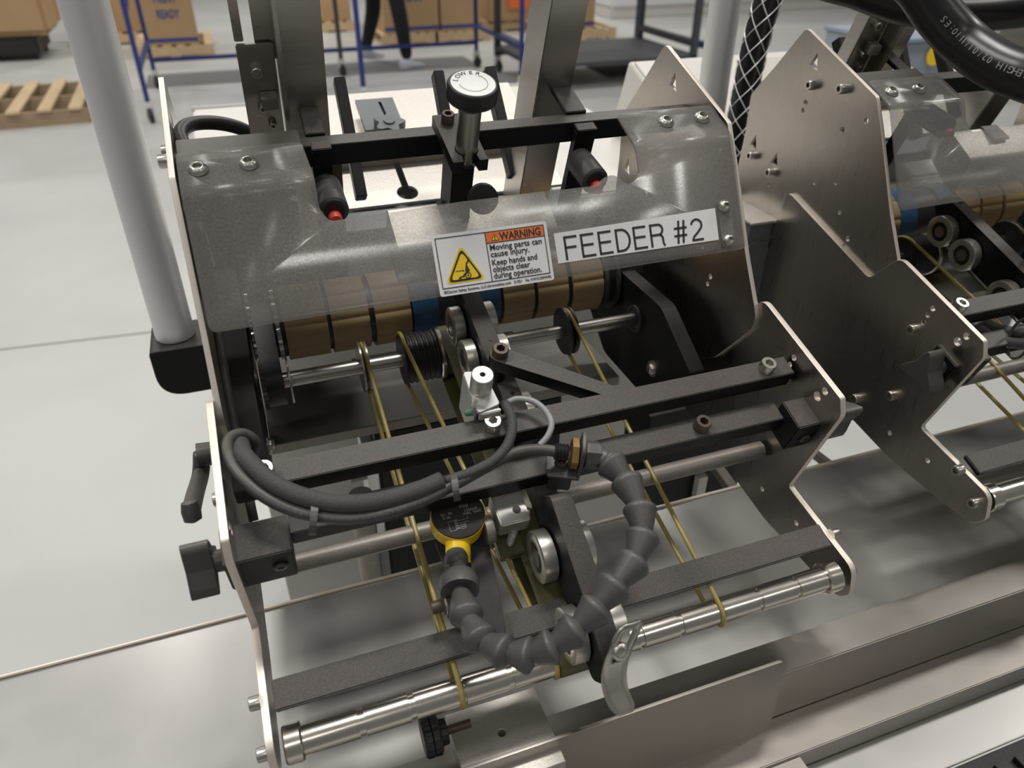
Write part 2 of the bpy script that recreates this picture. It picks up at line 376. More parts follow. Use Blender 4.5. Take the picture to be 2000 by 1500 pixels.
# clamp block on the table
bz = TZ + .03
q0, q1, q2, q3 = P(871, 1399, 'z', bz), P(1041, 1343, 'z', bz), P(1080, 1437, 'z', bz), P(903, 1497, 'z', bz)
x0, x1, y1, y0 = q0.x, q1.x, (q0.y + q1.y) / 2, min(q2.y, q3.y)
cb = thing('stop_block', ((x0 + x1) / 2, y0, TZ), 'speckled aluminium stop block with a round hole beside the knurled knob', 'block')
me = flat_mesh([(x0, y0 - .02), (x1, y0 - .02), (x1, y1), (x0, y1)], [circ(P(980, 1432, 'z', bz).x, P(980, 1432, 'z', bz).y, .0035)], .0295, .0005)
map_mesh(me, lambda c: Vector((c.x, c.y, TZ + .0152 + c.z))); obj('block_body', me, 'blast', cb)
kn = thing('knurled_knob', (x0 - .012, y1 - .02, TZ + .02), 'black knurled thumb knob screwed into the aluminium stop block', 'knob')
kp = P(842, 1437, 'x', x0 - .016)
lathe('knob_head', [(-.006, .0125), (-.0045, .0138), (-.0005, .0138), (0, .0128), (.0005, .0138), (.0045, .0138), (.006, .0122), (.0065, .009), (.011, .0085)], kp, X1, 'blackrub', kn, seg=64, rf=lambda i, k: 1 if i % 4 < 2 else .95)
lathe('knob_screw', [(0, .003), (.02, .003)], kp + X1 * .008, X1, 'rusty', kn, seg=12)

# ================================================================== FEEDER
def feeder():
    fd = thing('sheet_feeder', (.17, .303, -.446), 'nearer sheet feeder, the frame with round belts, rollers and side plates carrying the hose', 'feeder', None)
    # ---- side plates
    UP = fillet([(.440, .187, .008), (.3206, .187, .006), (.299, .170, .01), (.238, .1184, 0), (.190, .083, .02), (.215, .01, .02), (.27, -.055, .02), (.36, -.06, .02), (.412, -.033, .006), (.447, .0, .004), (.462, .05, .004), (.478, .09, .006), (.459, .136, .003)], .005)
    tri = lambda s, n: [(s - .007, n - .004), (s + .007, n - .006), (s + .004, n + .010)]
    upholes = [circ(.3172, .1647, .0032), circ(.3372, .141, .0032), circ(.3955, .1238, .0028), circ(.397, .1316, .0032), circ(.336, .0795, .0026), circ(.3118, .0984, .0028), circ(.2892, .0795, .0026), circ(.2638, .067, .003), circ(.2631, .0585, .0026), circ(.3927, .0315, .0028), tri(.408, .168), tri(.4408, .0512), tri(.399, .0579)]
    LW = fillet([(.359, .050, .008), (.2150, .0605, .010), (.201, .1010, .012), (.0925, .1090, .003), (.0835, .099, .008), (.0800, .0, .004), (-.0035, .0155, .012), (-.0165, -.004, .010), (-.012, -.018, .010), (.002, -.0255, .008), (.0775, -.0540, .03), (.155, -.0695, .03), (.322, -.0957, .02), (.345, -.06, .02)], .006)
    lwholes = [circ(.1452, .0932, .003), circ(.1449, .0849, .0028), circ(.1438, .0765, .0028), circ(.0966, -.0342, .0028), circ(.0529, -.0162, .0028), circ(.1085, .0905, .0042), circ(.106, .1005, .0035)]
    for sd, (u0, u1, l0, l1) in ((-1, (-.0455, -.0420, -.0500, -.0457)), (1, (.3800, .3835, .3837, .3880))):
        up = plate('side_plate', UP, upholes, u0, u1, 'steel2', fd, 'steel_edge')
        lw = plate('front_side_plate', LW, lwholes, l0, l1, 'steel2', fd, 'steel_edge')
        xo = u0 if sd < 0 else u1; xl = l0 if sd < 0 else l1
        for s, n in ((.397, .152), (.3584, .172), (.4337, .041), (.3957, .0467)):
            socket('plate_bolt', F(xo, s, n), (sd, 0, 0), .0048, .008, up)
        for s, n in ((.1455, .0655), (.119, -.001), (.028, .009), (-.001, .001), (.145, -.041)):
            socket('plate_bolt', F(xl, s, n), (sd, 0, 0), .0048, .007, lw)
    # ---- front bars
    b1 = fbox('front_crossbar', -.0418, .3798, .1343, .1513, .0728, .0887, 'black', fd)
    for px, py in ((518, 925), (962, 838), (1495, 722)):
        p = P(px, py, 'n', .0887); p = F(p.x, .1428, .0887); socket('crossbar_bolt', p, ND, .0062, .0085, b1)
    b2 = fbox('clamp_crossbar', -.0130, .3640, .108, .1256, .0520, .0682, 'black', fd)
    p = P(1372, 842, 'n', .0682); socket('crossbar_bolt', F(p.x, .1165, .0682), ND, .0062, .009, b2, 'rusty')
    for x0, x1, xs in ((-.0506, -.0133, -.0225), (.3640, .3958, .3775)):
        bl = fbox('clamp_block', x0 - (.004 if x0 < 0 else 0), x1, .0925, .1180, .0385 if x0 < 0 else .0455, .0768, 'black', fd, .0008)
        lathe('block_screw', [(0, .0050), (.0008, .0050)], F(xs, .0925, .0585), -SD, 'blackrub', bl, 20)
        socket('block_screw', F(xs, .0922, .0585), -SD, .0042, .0016, bl, 'darkgrey')
    # ---- wing knobs on the slots
    for sd, x in ((-1, -.0500), (1, .3960)):
        kn = obj('clamp_knob', flat_mesh(fillet([(r * math.cos(a), r * math.sin(a)) for k in range(6) for r, a in (((.0255 if k % 2 == 0 else .0085), k * PI / 3 + .35),)], .004, 3), (), .015, .0008), 'darkgrey', fd, axm(F(x + sd * .0185, .104, .063), (sd, 0, 0)))
        lathe('knob_hub', [(0, .0075), (.012, .0068)], F(x, .103, .064), (sd, 0, 0), 'darkgrey', kn, 20)
    # ---- tube, flat bar, front roller
    xlathe('cross_tube', [(-.0418, .0072), (.3798, .0072)], .119, -.001, 'tube', fd, 24)
    fbox('lower_crossbar', -.0418, .3798, .0180, .0375, .0100, .0152, 'black', fd, .0008)
    gr_ = [(-.0290, .0095)]
    for g in (.0077, .0405, .0740, .1077, .1470, .2060, .2378, .2716, .3050, .3387):
        gr_ += [(g - .0020, .0095), (g - .0018, .0083), (g + .0018, .0083), (g + .0020, .0095)]
    xlathe('front_roller', gr_ + [(.3660, .0095)], 0, 0, 'polished', fd, 40)
    for a0, a1 in ((-.0405, -.0292), (.3662, .3785)):
        xlathe('roller_collar', [(a0, .0112), (a0 + .001, .0122), (a1 - .001, .0122), (a1, .0112)], 0, 0, 'polished', fd, 36)
    # ---- drive shaft with pulleys
    S0, N0 = .2995, -.0207
    xlathe('drive_shaft', [(.0, .0068), (.352, .0068)], S0, N0, 'shaft', fd, 28)
    def vp(x, r, w): return [(x - w / 2, r * .55), (x - w / 2, r), (x - w * .28, r), (x, r - .004), (x + w * .28, r), (x + w / 2, r), (x + w / 2, r * .55)]
    xlathe('belt_pulley', vp(.0715, .0232, .007), S0, N0, 'shaft', fd, 40)
    xlathe('belt_pulley', vp(.2700, .0232, .009), S0, N0, 'blackrub', fd, 40)
    pr = [(.106, .012), (.106, .0232)]
    for k in range(6): pr += [(.1075 + k * .0048, .0232), (.1085 + k * .0048, .0222), (.1105 + k * .0048, .0222), (.1112 + k * .0048, .0232)]
    xlathe('grooved_pulley', pr + [(.1375, .0232), (.1375, .012)], S0, N0, 'blackrub', fd, 40)
    xlathe('pulley_flange', [(.1385, .0232), (.1395, .0245), (.1425, .0245), (.1435, .02)], S0, N0, 'polished', fd, 40)
    xlathe('belt_drum', [(.1440, .0215), (.1860, .0215)], S0, N0, 'darkgrey', fd, 36)
    # ---- toothed pulley and belt on the left
    tooth = lambda i, k: 1.0 if i % 2 else .93
    xlathe('toothed_pulley', [(-.0175, .0225), (-.0175, .0232), (-.014, .0232), (-.0138, .0195)], S0, N0, 'darkgrey', fd, 60, rf=tooth)
    xlathe('pulley_flange', [(.0055, .0215), (.0070, .0215)], S0, N0, 'shaft', fd, 36)
    # ---- feed roller with rubber sleeves
    S1, N1 = .368, -.024
    xlathe('feed_roller_core', [(-.0195, .0305), (.3700, .0305)], S1, N1, 'blackrub', fd, 40)
    for a0, a1 in ((.0104, .0480), (.0517, .0860), (.0915, .1250), (.2170, .2485), (.2530, .2850), (.2905, .3235)):
        prof = [(a0, .0305), (a0, .0345), (a1, .0345), (a1, .0305)]
        xlathe('rubber_sleeve', prof, S1, N1, 'tan', fd, 72, rf=lambda i, k: 1.0 if (i % 8) else .965)
    for a0, a1 in ((.1270, .1520), (.1900, .2140)):
        xlathe('blue_sleeve', [(a0, .033), (a1, .033)], S1, N1, 'blue', fd, 40)
    for a0, a1 in ((.3250, .3290), (.3390, .3420)):
        xlathe('roller_flange', [(a0, .036), (a1, .036)], S1, N1, 'darkgrey', fd, 40)
    for a0 in (-.0185, .0030):
        xlathe('toothed_ring', [(a0, .0325), (a0 + .0035, .0325)], S1, N1, 'shaft', fd, 96, rf=lambda i, k: 1.0 if (i % 3) else .94)
    # timing belt
    def belt_loop(c0, r0, c1, r1, nseg=14):
        "open belt loop round two circles in (s,n); c1 up-slope"
        d = Vector((c1[0] - c0[0], c1[1] - c0[1])); L = d.length; be = math.atan2(d.y, d.x); al = math.acos((r0 - r1) / L); out = []
        for k in range(nseg + 1):
            t = be + al + (2 * PI - 2 * al) * k / nseg; out.append((c0[0] + r0 * math.cos(t), c0[1] + r0 * math.sin(t)))
        for k in range(nseg + 1):
            t = be - al + (2 * al) * k / nseg; out.append((c1[0] + r1 * math.cos(t), c1[1] + r1 * math.sin(t)))
        return out
    lp = belt_loop((S0, N0), .0205, (S1, N1), .0330)
    ribbon('timing_belt', [F(-.0075, *p) for p in lp], .0165, .002, 'blackrub', fd, closed=True)
    # ---- black inner plates with bearing
    for x0, x1, xb, bd in ((-.0414, -.0222, -.0222, 1), (.3455, .3600, .3455, -1)):
        ip = plate('inner_plate', fillet([(.445, -.075, .02), (.418, .018, .015), (.352, -.004, .02), (.2706, .0268, .02), (.197, .0142, .006), (.205, -.01, .01), (.235, -.075, .022), (.33, -.11, .02)], .01), (), x0, x1, 'black2', fd)
        lathe('shaft_bearing', [(0, .0140), (.0025, .0140), (.0025, .0120), (.0012, .0115)], F(xb, S0, N0), (bd, 0, 0), 'darkgrey', ip, 32)
        lathe('bolt_washer', [(0, .0085), (.002, .0085)], F(xb, .2465, -.0365), (bd, 0, 0), 'chrome', ip, 20)
        socket('plate_bolt', F(xb + bd * .002, .2465, -.0365), (bd, 0, 0), .0058, .004, ip, 'chrome', button=True)
    # ---- tray below the shaft
    yt = P(894, 797, 'z', -.44).y
    tr = wbox('drip_tray', -.022, .3455, yt, yt + .13, -.444, -.440, 'darkgrey', fd)
    wbox('tray_lip', -.022, .3455, yt - .0015, yt - .0001, -.4505, -.4400, 'tube', fd)
    # ---- round urethane belts
    for x, c1, r1 in ((.0728, (S0, N0), .0205), (.2710, (S0, N0), .0205)):
        lp = belt_loop((0, 0), .0098, c1, r1, 18)
        tube('round_belt', [F(x, *p) for p in lp], .0019, 'urethane', fd, 8, closed=True)
    lp = belt_loop((0, 0), .0098, (S0, N0), .0240, 18)
    tube('round_belt', [F(.1080 + .0320 * (1 - min(1, max(0, p[0] / .2995))), *p) for k, p in enumerate(lp)], .0019, 'urethane', fd, 8, closed=True)
    lp = belt_loop((0, 0), .0105, (S0, N0), .0235, 18)
    ribbon('flat_belt', [F(.1570, *p) for p in lp], .030, .0018, 'flatbelt', fd, closed=True)
    return fd
def bearing(name, x, s, n, r, w, parent, side):
    b_ = xlathe(name, [(x - w / 2, r * .62), (x - w / 2, r * .93), (x - w / 2 + .0008, r), (x + w / 2 - .0008, r), (x + w / 2, r * .93), (x + w / 2, r * .62)], s, n, 'bearing', parent, 40, closed=True)
    xe = x + side * w / 2
    xlathe('bearing_seal', [(x - w * .36, r * .62), (x + w * .36, r * .62)], s, n, 'blackrub', b_, 30)
    xlathe('bearing_hub', [(x - w * .48, r * .36), (x + w * .48, r * .36)], s, n, 'shaft', b_, 24)
    return b_
def arms(parent):
    ua = plate('bearing_arm', fillet([(.318, .040, .008), (.313, .0565, .006), (.150, .0590, .004), (.1515, .020, .008), (.290, .018, .01)], .006), (), .1570, .1722, 'black', parent)
    for s, n in ((.300, .0575), (.243, .0580), (.187, .0587)):
        lathe('arm_hole', [(0, .0018), (.0004, .0018)], F(.1655, s, n), ND, 'blackrub', ua, 14)
    for s in (.2860, .2480, .1850):
        bearing('bearing_wheel', .1505, s, .0300, .0172, .0105, ua, -1); bearing('bearing_wheel', .1790, s, .0300, .0172, .0105, ua, 1)
    la = plate('lower_bearing_arm', fillet([(.127, .0515, .003), (.100, .0515, .003), (.0865, .0760, .006), (.060, .0700, .01), (.024, .0640, .01), (-.022, .0520, .008), (-.0300, .0350, .008), (-.022, .018, .008), (.010, .0240, .01), (.05, .0270, .01), (.09, .030, .01), (.127, .030, .003)], .006), (), .1572, .1718, 'black', parent)
    lathe('arm_hole', [(0, .0018), (.0004, .0018)], F(.1645, .066, .0713), ND, 'blackrub', la, 14)
    for s in (.0640, .0060):
        bearing('bearing_wheel', .1505, s, .0325, .0190, .0110, la, -1); bearing('bearing_wheel', .1790, s, .0325, .0190, .0110, la, 1)
fd = feeder(); arms(fd)
# ================================================================== HOPPER (bars, posts and decks on top of the feeder)
def hopper():
    h = thing('hopper_frame', (.17, .59, -.165), 'nearer hopper: black crossbar carrying two tall leaning steel posts, rubber-tipped stops and a keyhole deck', 'hopper')
    rb = wbox('rear_crossbar', -.0418, .3798, .580, .6065, -.1725, -.1570, 'black', h)
    # leaning posts (along n)
    lp = hexa('hopper_post', [F(x, s, n) for n in (.0, .42) for x, s in ((.0425, .42), (.0742, .42), (.0742, .465), (.0425, .465))], 'steel', h, .001)
    fbox('post_flange', .0395, .0425, .405, .470, .02, .42, 'steel', lp)
    rp = hexa('hopper_post', [F(x, s, n) for n in (.0, .42) for x, s in ((.2524, .42), (.2850, .42), (.2850, .462), (.2524, .462))], 'steel', h, .001)
    br = fbox('post_bracket', .0120, .0385, .425, .429, .10, .215, 'steel2', h, .001)
    for n in (.195, .165, .15, .125): socket('bracket_bolt', F(.024 if n != .15 else .03, .425, n), -SD, .0045 if n > .19 else .0028, .005, br, 'chrome')
    fbox('bracket_latch', .024, .036, .414, .425, .168, .178, 'tube', br)
    fbox('guide_strip', .0120, .0185, .430, .433, .215, .42, 'steel2', h)
    fbox('guide_strip', .0260, .0395, .430, .433, .20, .42, 'steel2', h)
    fbox('cover_lug', -.0400, .0440, .345, .371, .176, .1795, 'darkgrey', h)
    # flat fingers over the crossbar and their hanging stops with rubber rollers
    for (fa, fb, yf), hx, (rx, ry) in ((((597, 262), (635, 262), .605), (610, 648), (648, 400)), (((1106, 219), (1146, 215), .603), (1127, 1165), (1150, 345))):
        a, b = P(*fa, 'y', yf), P(*fb, 'y', yf); fa_, fb_ = toF(a), toF(b); n1 = fa_.z
        fg = fbox('flat_finger', fa_.x, fb_.x, fa_.y, fa_.y + .085, n1 - .0045, n1, 'black', h)
        yb = .5795; p1, p2 = P(hx[0], 300 if hx[0] < 800 else 262, 'y', yb - .010), P(hx[1], 296 if hx[0] < 800 else 258, 'y', yb - .010)
        q1_, q2_ = toF(p1), toF(p2)
        hg = hexa('hanging_stop', [F(x, s, n) for n in (.070, q1_.z) for x, s in ((q1_.x, q1_.y), (q2_.x, q1_.y), (q2_.x, q1_.y + .008), (q1_.x, q1_.y + .008))], 'black2', h)
        fbox('stop_cap', q1_.x, q2_.x, q1_.y - .001, q1_.y + .009, q1_.z, q1_.z + .004, 'black', hg)
        c = toF(P(rx - 4, ry - 12, 's', q1_.y - .022)); lathe('rubber_roller', [(-.018, .0095), (-.0165, .0112), (.0165, .0112), (.018, .0095)], F(c.x, c.y, c.z), Vector((0, .97, .22)), 'dustrub', hg, 28)
        tp = F(c.x, c.y, c.z) - (Vector((0, .97, .22))) * .018
        lathe('red_tip', [(0, .0072), (.001, .0072)], tp, -(Vector((0, .97, .22))), 'blackrub', hg, 20)
        lathe('red_tip', [(0, .0048), (.006, .0048), (.008, .0040)], tp - TF @ Vector((0, 0, .003)), -(Vector((0, .97, .22))), 'red', hg, 20)
    # upright slats
    for (tx, ty), (bx, by), wpx in (((662, 156), (706, 388), 22), ((854, 143), (897, 395), 22), ((954, 135), (1003, 345), 21)):
        b0 = P(bx, by, 'y', .70); r_ = ray(tx, ty); k = (.577 * b0.z - .816 * b0.y) / (.577 * r_.z - .816 * r_.y); t0 = r_ * k
        beam('upright_slat', b0, t0, .0105, .014, 'black2', h)
    # decks
    hole = toF(P(796, 376, 'n', .0))
    x0, x1 = toF(P(671, 409, 'n', 0)).x, .335; s0 = toF(P(671, 409, 'n', 0)).y
    dk = flat_mesh([(x0, s0), (x1, s0), (x1, s0 + .20), (x0, s0 + .20)], [[(hole.x + .0115 * math.cos(t), hole.y + .0115 * math.sin(t)) for t in [PI / 2 + .35 + (2 * PI - .7) * k / 20 for k in range(21)]] + [(hole.x + .004, hole.y + .07), (hole.x - .004, hole.y + .07)]], .003, .0003)
    map_mesh(dk, lambda c: F(c.x, c.y, -.0015 + c.z)); obj('keyhole_deck', dk, 'blast', h)
    fbox('cross_angle', x0 + .002, x1, s0 + .062, s0 + .070, .0002, .016, 'tube', h)
    fbox('hole_shade_plate', x0, x1, s0 + .002, s0 + .16, -.030, -.026, 'greyplate', h)  # added plate, its grey gives the keyhole slot its darkness over the pale cabinet
    fbox('gap_blocking_panel', -.0416, x0 - .004, s0 - .035, s0 - .032, -.14, .10, 'darkgrey', h)  # added dark panel, blocks the bright gap seen through the left of the cover
    fbox('deck_apron', x0 - .01, x1 + .01, s0 - .03, s0 - .002, -.02, -.004, 'greyplate', h)
    g0, g1, g2 = toF(P(694, 196, 'n', .02)), toF(P(765, 188, 'n', .02)), toF(P(712, 255, 'n', .02))
    gm = flat_mesh([(g0.x, g2.y), (g1.x, g2.y), (g1.x, g0.y), (g0.x, g0.y)], [[(g0.x + .024, g0.y - .006), (g0.x + .028, g0.y - .006), (g0.x + .030, g2.y + .010), (g0.x + .026, g2.y + .010)]], .004, .0004)
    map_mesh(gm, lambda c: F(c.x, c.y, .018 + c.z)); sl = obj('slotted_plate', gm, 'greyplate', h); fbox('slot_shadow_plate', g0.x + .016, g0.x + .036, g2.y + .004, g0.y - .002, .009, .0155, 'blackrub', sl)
    kp_ = toF(P(760, 240, 'n', .03)); ring = []
    for k in range(30):
        a = 2 * PI * k / 30; r = .0135 + .0035 * math.cos(5 * a); ring.append((kp_.x + r * math.cos(a), kp_.y + r * math.sin(a)))
    km = flat_mesh(ring, (), .008, .001); map_mesh(km, lambda c: F(c.x, c.y, .027 + c.z)); obj('star_knob', km, 'greyplate', sl)
    lathe('knob_cap', [(0, .0065), (.002, .006)], F(kp_.x, kp_.y, .032), ND, 'greyplate', sl, 20)
    # aluminium gate housing in the middle
    hs = .330
    c0, c1 = toF(P(757, 410, 'n', .125)), toF(P(1062, 374, 'n', .125))
    gh = plate('gate_housing', fillet([(c0.y + .002, .125, .004), (c0.y - .038, .118, .006), (c0.y - .044, .084, .004), (c0.y - .03, .080, .004), (c0.y + .004, .090, .004)], .004), (), c0.x, c1.x, 'blast', h)
    fbox('housing_recess', c0.x + .040, c0.x + .062, c0.y - .020, c0.y + .003, .1235, .1262, 'darkgrey', gh)
    return h
hp = hopper()
# ---- height adjusting screw with knob
def adjuster():
    a = thing('height_adjuster', F(.163, .36, .19), 'black knurled knob with white LOWER disc on a steel barrel in a forked bracket', 'knob')
    ft, n1 = toF(P(886, 318, 'n', .183)), .183
    fr = toF(P(953, 312, 'n', n1)); bk = toF(P(853, 226, 'n', n1)); bx0, bx1 = ft.x, fr.x; sf, sb = ft.y, bk.y
    mx_ = (toF(P(911, 292, 'n', n1))); rr = .0092
    out = [(bx0, sf), (mx_.x - rr * .7, sf)] + [(mx_.x + rr * math.cos(t), mx_.y + rr * math.sin(t)) for t in [PI * 1.28 - (PI * 1.56) * k / 14 for k in range(15)]] + [(mx_.x + rr * .7, sf), (bx1, sf), (bx1, sb), (bx0, sb)]
    me = flat_mesh(out, (), .009, .0005); map_mesh(me, lambda c: F(c.x, c.y, n1 - .0045 + c.z)); obj('forked_bracket', me, 'black', a)
    sp = toF(P(874, 240, 'n', n1)); socket('bracket_bolt', F(sp.x, sp.y, n1), ND, .0050, .0085, a, 'rusty')
    c = F(mx_.x, mx_.y, n1)
    lathe('steel_barrel', [(-.012, .0083), (.035, .0083), (.036, .0075)], c, ND, 'shaft', a, 36)
    lathe('screw_rod', [(-.09, .0072), (-.012, .0072)], c, ND, 'black2', a, 28)
    hg = fbox('slide_block', bx0 + .001, mx_.x + .004, sf + .004, sf + .03, .06, n1 - .009, 'black2', a)
    kt = toF(P(916, 187, 'n', .2430)); kc = F(mx_.x + .0005, mx_.y, .2300)
    kb = lathe('knob_grip', [(-.006, .0145), (-.005, .0176), (.005, .0180), (.0062, .0172), (.0065, .0165)], kc, ND, 'blackrub', a, seg=140, rf=lambda i, k: 1 if (i % 2 or k == 4 or k == 0) else .965)
    dk = lathe('knob_disc', [(0, .0155), (.0004, .0155)], kc + ND * .0065, ND, 'white', a, 48, xd=X1)
    base = Matrix((X1, SD, ND)).transposed().to_4x4(); base.translation = kc + ND * .0070
    Rr = .0104
    for i, ch in enumerate('LOWER'):
        ang = math.radians(158 - i * 24 - (4 if i > 2 else 0))
        mw = base @ Matrix.Translation((Rr * math.cos(ang), Rr * math.sin(ang), 0)) @ Matrix.Rotation(ang - PI / 2, 4, 'Z')
        text('letter', ch, .0054, mw, 'ink', dk, bold=.00002, align='CENTER')
    arc = [(Rr * .99 * math.cos(t), Rr * .99 * math.sin(t)) for t in [math.radians(40 - 215 * k / 40) for k in range(41)]]
    flatpoly('arrow_arc', arc + [(x * .965, y * .965) for x, y in arc[::-1]], base, 'ink', dk)
    ex, ey = arc[0]; flatpoly('arrow_head', [(ex - .0022, ey + .0003), (ex + .0003, ey + .0012), (ex + .0010, ey - .0022), (ex + .0002, ey + .0002)], base, 'inkgrey', dk)
    kc2 = P(943, 388, 's', toF(c).y - .030)
    lathe('thumb_screw_disc', [(-.012, .003), (-.003, .003), (-.0028, .0113), (.002, .0115), (.003, .0108)], kc2, (Vector((0, 0, 0)) - kc2).normalized() * .8 - SD * .3, 'blackrub', a, 48)
    return a
adj = adjuster()
# ================================================================== CLEAR COVER
dA = Vector((0, .52 - .555, -.164 + .148)); LA = .0385; dA.normalize(); dB = Vector((0, -.042, -.081)).normalized()
pA = Vector((0, .555, -.1465)); nA = Vector((0, -dA.z, dA.y)); nA = nA if nA.z > 0 else -nA
nB = Vector((0, -dB.z, dB.y)); nB = nB if nB.y < 0 else -nB
bend = pA + dA * LA; RB = .006
def cov(x, t, o=0.0):
    if t < LA - RB: p = pA + dA * t + nA * o
    elif t > LA + RB: p = bend + dB * (t - LA) + nB * o
    else:
        u = (t - LA + RB) / (2 * RB); a, b, c = pA + dA * (LA - RB), bend, bend + dB * RB
        p = a * (1 - u) ** 2 + b * 2 * u * (1 - u) + c * u * u + (nA * (1 - u) + nB * u).normalized() * o
    return Vector((x, p.y, p.z))
def cover(label, signs):
    cv = thing('safety_cover', cov(.17, LA), label, 'cover')
    out = fillet([(-.0400, .0, .004), (.0430, .0, .005), (.0455, .037, .003), (.0450, .058, .006), (.0500, .0678, .006), (.1441, .0650, 0), (.2500, .0650, .02), (.2660, .0560, .012), (.2790, .0690, .01), (.2895, .0600, .008), (.2890, .036, .003), (.2884, .0, .004), (.3755, .0, .005), (.3758, .129, .004), (-.0395, .1305, .006)], .002, 5)
    me = flat_mesh(out, (), .001); bm = bmesh.new(); bm.from_mesh(me)
    bmesh.ops.delete(bm, geom=[f for f in bm.faces if abs(f.normal.z) < .5 or f.calc_center_median().z < 0], context='FACES')
    for k in range(9):
        t = LA - RB + 2 * RB * k / 8
        bmesh.ops.bisect_plane(bm, geom=bm.verts[:] + bm.edges[:] + bm.faces[:], plane_co=(0, t, 0), plane_no=(0, 1, 0))
    for v in bm.verts: v.co = cov(v.co.x, v.co.y)
    bmesh.ops.remove_doubles(bm, verts=bm.verts, dist=1e-5); bmesh.ops.recalc_face_normals(bm, faces=bm.faces)
    avg = sum((f.normal.z for f in bm.faces))
    if avg < 0: bmesh.ops.reverse_faces(bm, faces=bm.faces)
    me2 = bpy.data.meshes.new('clear_panel'); bm.to_mesh(me2); bm.free()
    o = obj('clear_panel', me2, 'clear', cv); o.data.shade_smooth()
    sm = o.modifiers.new('th', 'SOLIDIFY'); sm.thickness = .003; sm.offset = -1
    for x, t in ((-.0271, .0190), (.0051, .0180), (.3256, .0158), (.3589, .0150)):
        socket('cover_screw', cov(x, t, .0002), nA, .0064, .0038, cv, button=True)
    if signs:
        sp = flat_mesh(fillet([(.3540, .0875), (.3655, .0875), (.3655, .1265), (.3540, .1265)], .005), (), .001)
        map_mesh(sp, lambda c: cov(c.x, c.y, .0008 + c.z)); obj('clear_strap', sp, 'clear', cv)
        for x, t in ((.3595, .0932), (.3596, .1204)): socket('cover_screw', cov(x, t, .0013), nB, .0052, .0038, cv, button=True)
        base = Matrix((X1, -dB, nB)).transposed().to_4x4()
        def at(x, t, o=.0004): m = base.copy(); m.translation = cov(x, t, o); return m
        # name label
        s1 = flatpoly('name_label', [(0, 0), (.1402, 0), (.1402, .0253), (0, .0225)], at(.2114, .1188, .0003), 'white', cv, .0002)
        def band(path, w_):
            L_, R_ = [], []
            for i, p in enumerate(path):
                a_ = Vector(path[max(i - 1, 0)]); b_ = Vector(path[min(i + 1, len(path) - 1)]); d_ = (b_ - a_).normalized(); q_ = Vector((-d_.y, d_.x)) * w_ / 2
                L_.append(tuple(Vector(p) + q_)); R_.append(tuple(Vector(p) - q_))
            return L_ + R_[::-1]
        arc_ = lambda cx, cy, rx, ry, a0_, a1_, n_=12: [(cx + rx * math.cos(math.radians(a0_ + (a1_ - a0_) * i / n_)), cy + ry * math.sin(math.radians(a0_ + (a1_ - a0_) * i / n_))) for i in range(n_ + 1)]
        G_ = {'F': [[(.06, 0), (.06, 1)], [(.06, .95), (.62, .95)], [(.06, .52), (.56, .52)]],
              'E': [[(.06, 0), (.06, 1)], [(.06, .95), (.64, .95)], [(.06, .52), (.60, .52)], [(.06, .05), (.66, .05)]],
              'D': [[(.06, 0), (.06, 1)], [(.06, .95), (.30, .95)] + arc_(.30, .5, .38, .45, 85, -85) + [(.30, .05), (.06, .05)]],
              'R': [[(.06, 0), (.06, 1)], [(.06, .95), (.42, .95)] + arc_(.44, .73, .20, .22, 85, -85) + [(.42, .51), (.06, .51)], arc_(.44, .33, .18, .18, 85, 10, 6) + [(.63, .12), (.69, 0)]],
              '#': [[(.14, 0), (.26, 1)], [(.40, 0), (.52, 1)], [(.0, .67), (.64, .67)], [(-.02, .34), (.62, .34)]],
              '2': [arc_(.32, .70, .26, .25, 170, -40) + [(.36, .38), (.14, .20), (.07, .05)], [(.04, .05), (.62, .05)]]}
        hx_, cap = 0.0, .0178
        for ch in 'FEEDER #2':
            if ch == ' ': hx_ += .0062; continue
            for pth in G_[ch]:
                flatpoly('lettering', [(x * cap, y * cap) for x, y in band(pth, .098)], at(.2180 + hx_, .1172, .0006), 'ink', s1, .0001)
            hx_ += {'F': .0136, 'E': .0146, 'D': .0152, 'R': .0155, '#': .0146, '2': .013}[ch]
        # warning label
        wl = flatpoly('warning_label', fillet([(0, 0), (.0885, 0), (.0885, .0440), (0, .0440)], .002), at(.1180, .1302, .0003), 'white', cv, .0002)
        L0 = lambda x, y, o=.0006: at(.1180 + x, .1302 - y, o)
        fr = lambda x0, y0, x1, y1, w_: flatpoly('border', [(x0, y0), (x1, y0), (x1, y1), (x0, y1)], L0(0, 0), 'ink', wl, .00008, [[(x0 + w_, y0 + w_), (x1 - w_, y0 + w_), (x1 - w_, y1 - w_), (x0 + w_, y1 - w_)]])
        fr(.0024, .0052, .0860, .0416, .0006)
        flatpoly('divider', [(.0398, .0052), (.0404, .0052), (.0404, .0416), (.0398, .0416)], L0(0, 0), 'ink', wl)
        flatpoly('orange_band', [(.0404, .0336), (.0854, .0336), (.0854, .0410), (.0404, .0410)], L0(0, 0, .0005), 'orange', wl)
        flatpoly('divider', [(.0404, .0330), (.0854, .0330), (.0854, .0336), (.0404, .0336)], L0(0, 0), 'ink', wl)
        text('lettering', 'WARNING', .0078, L0(.0508, .0345), 'ink', wl, bold=.00020, fit=.0325)
        flatpoly('alert_triangle', [(.0440, .0346), (.0500, .0346), (.0470, .0399)], L0(0, 0), 'ink', wl)
        flatpoly('alert_triangle', [(.0447, .0350), (.0493, .0350), (.0470, .0391)], L0(0, 0, .0008), 'yprint', wl)
        text('lettering', '!', .0042, L0(.0470, .0353, .0010), 'ink', wl, bold=.0001, align='CENTER')
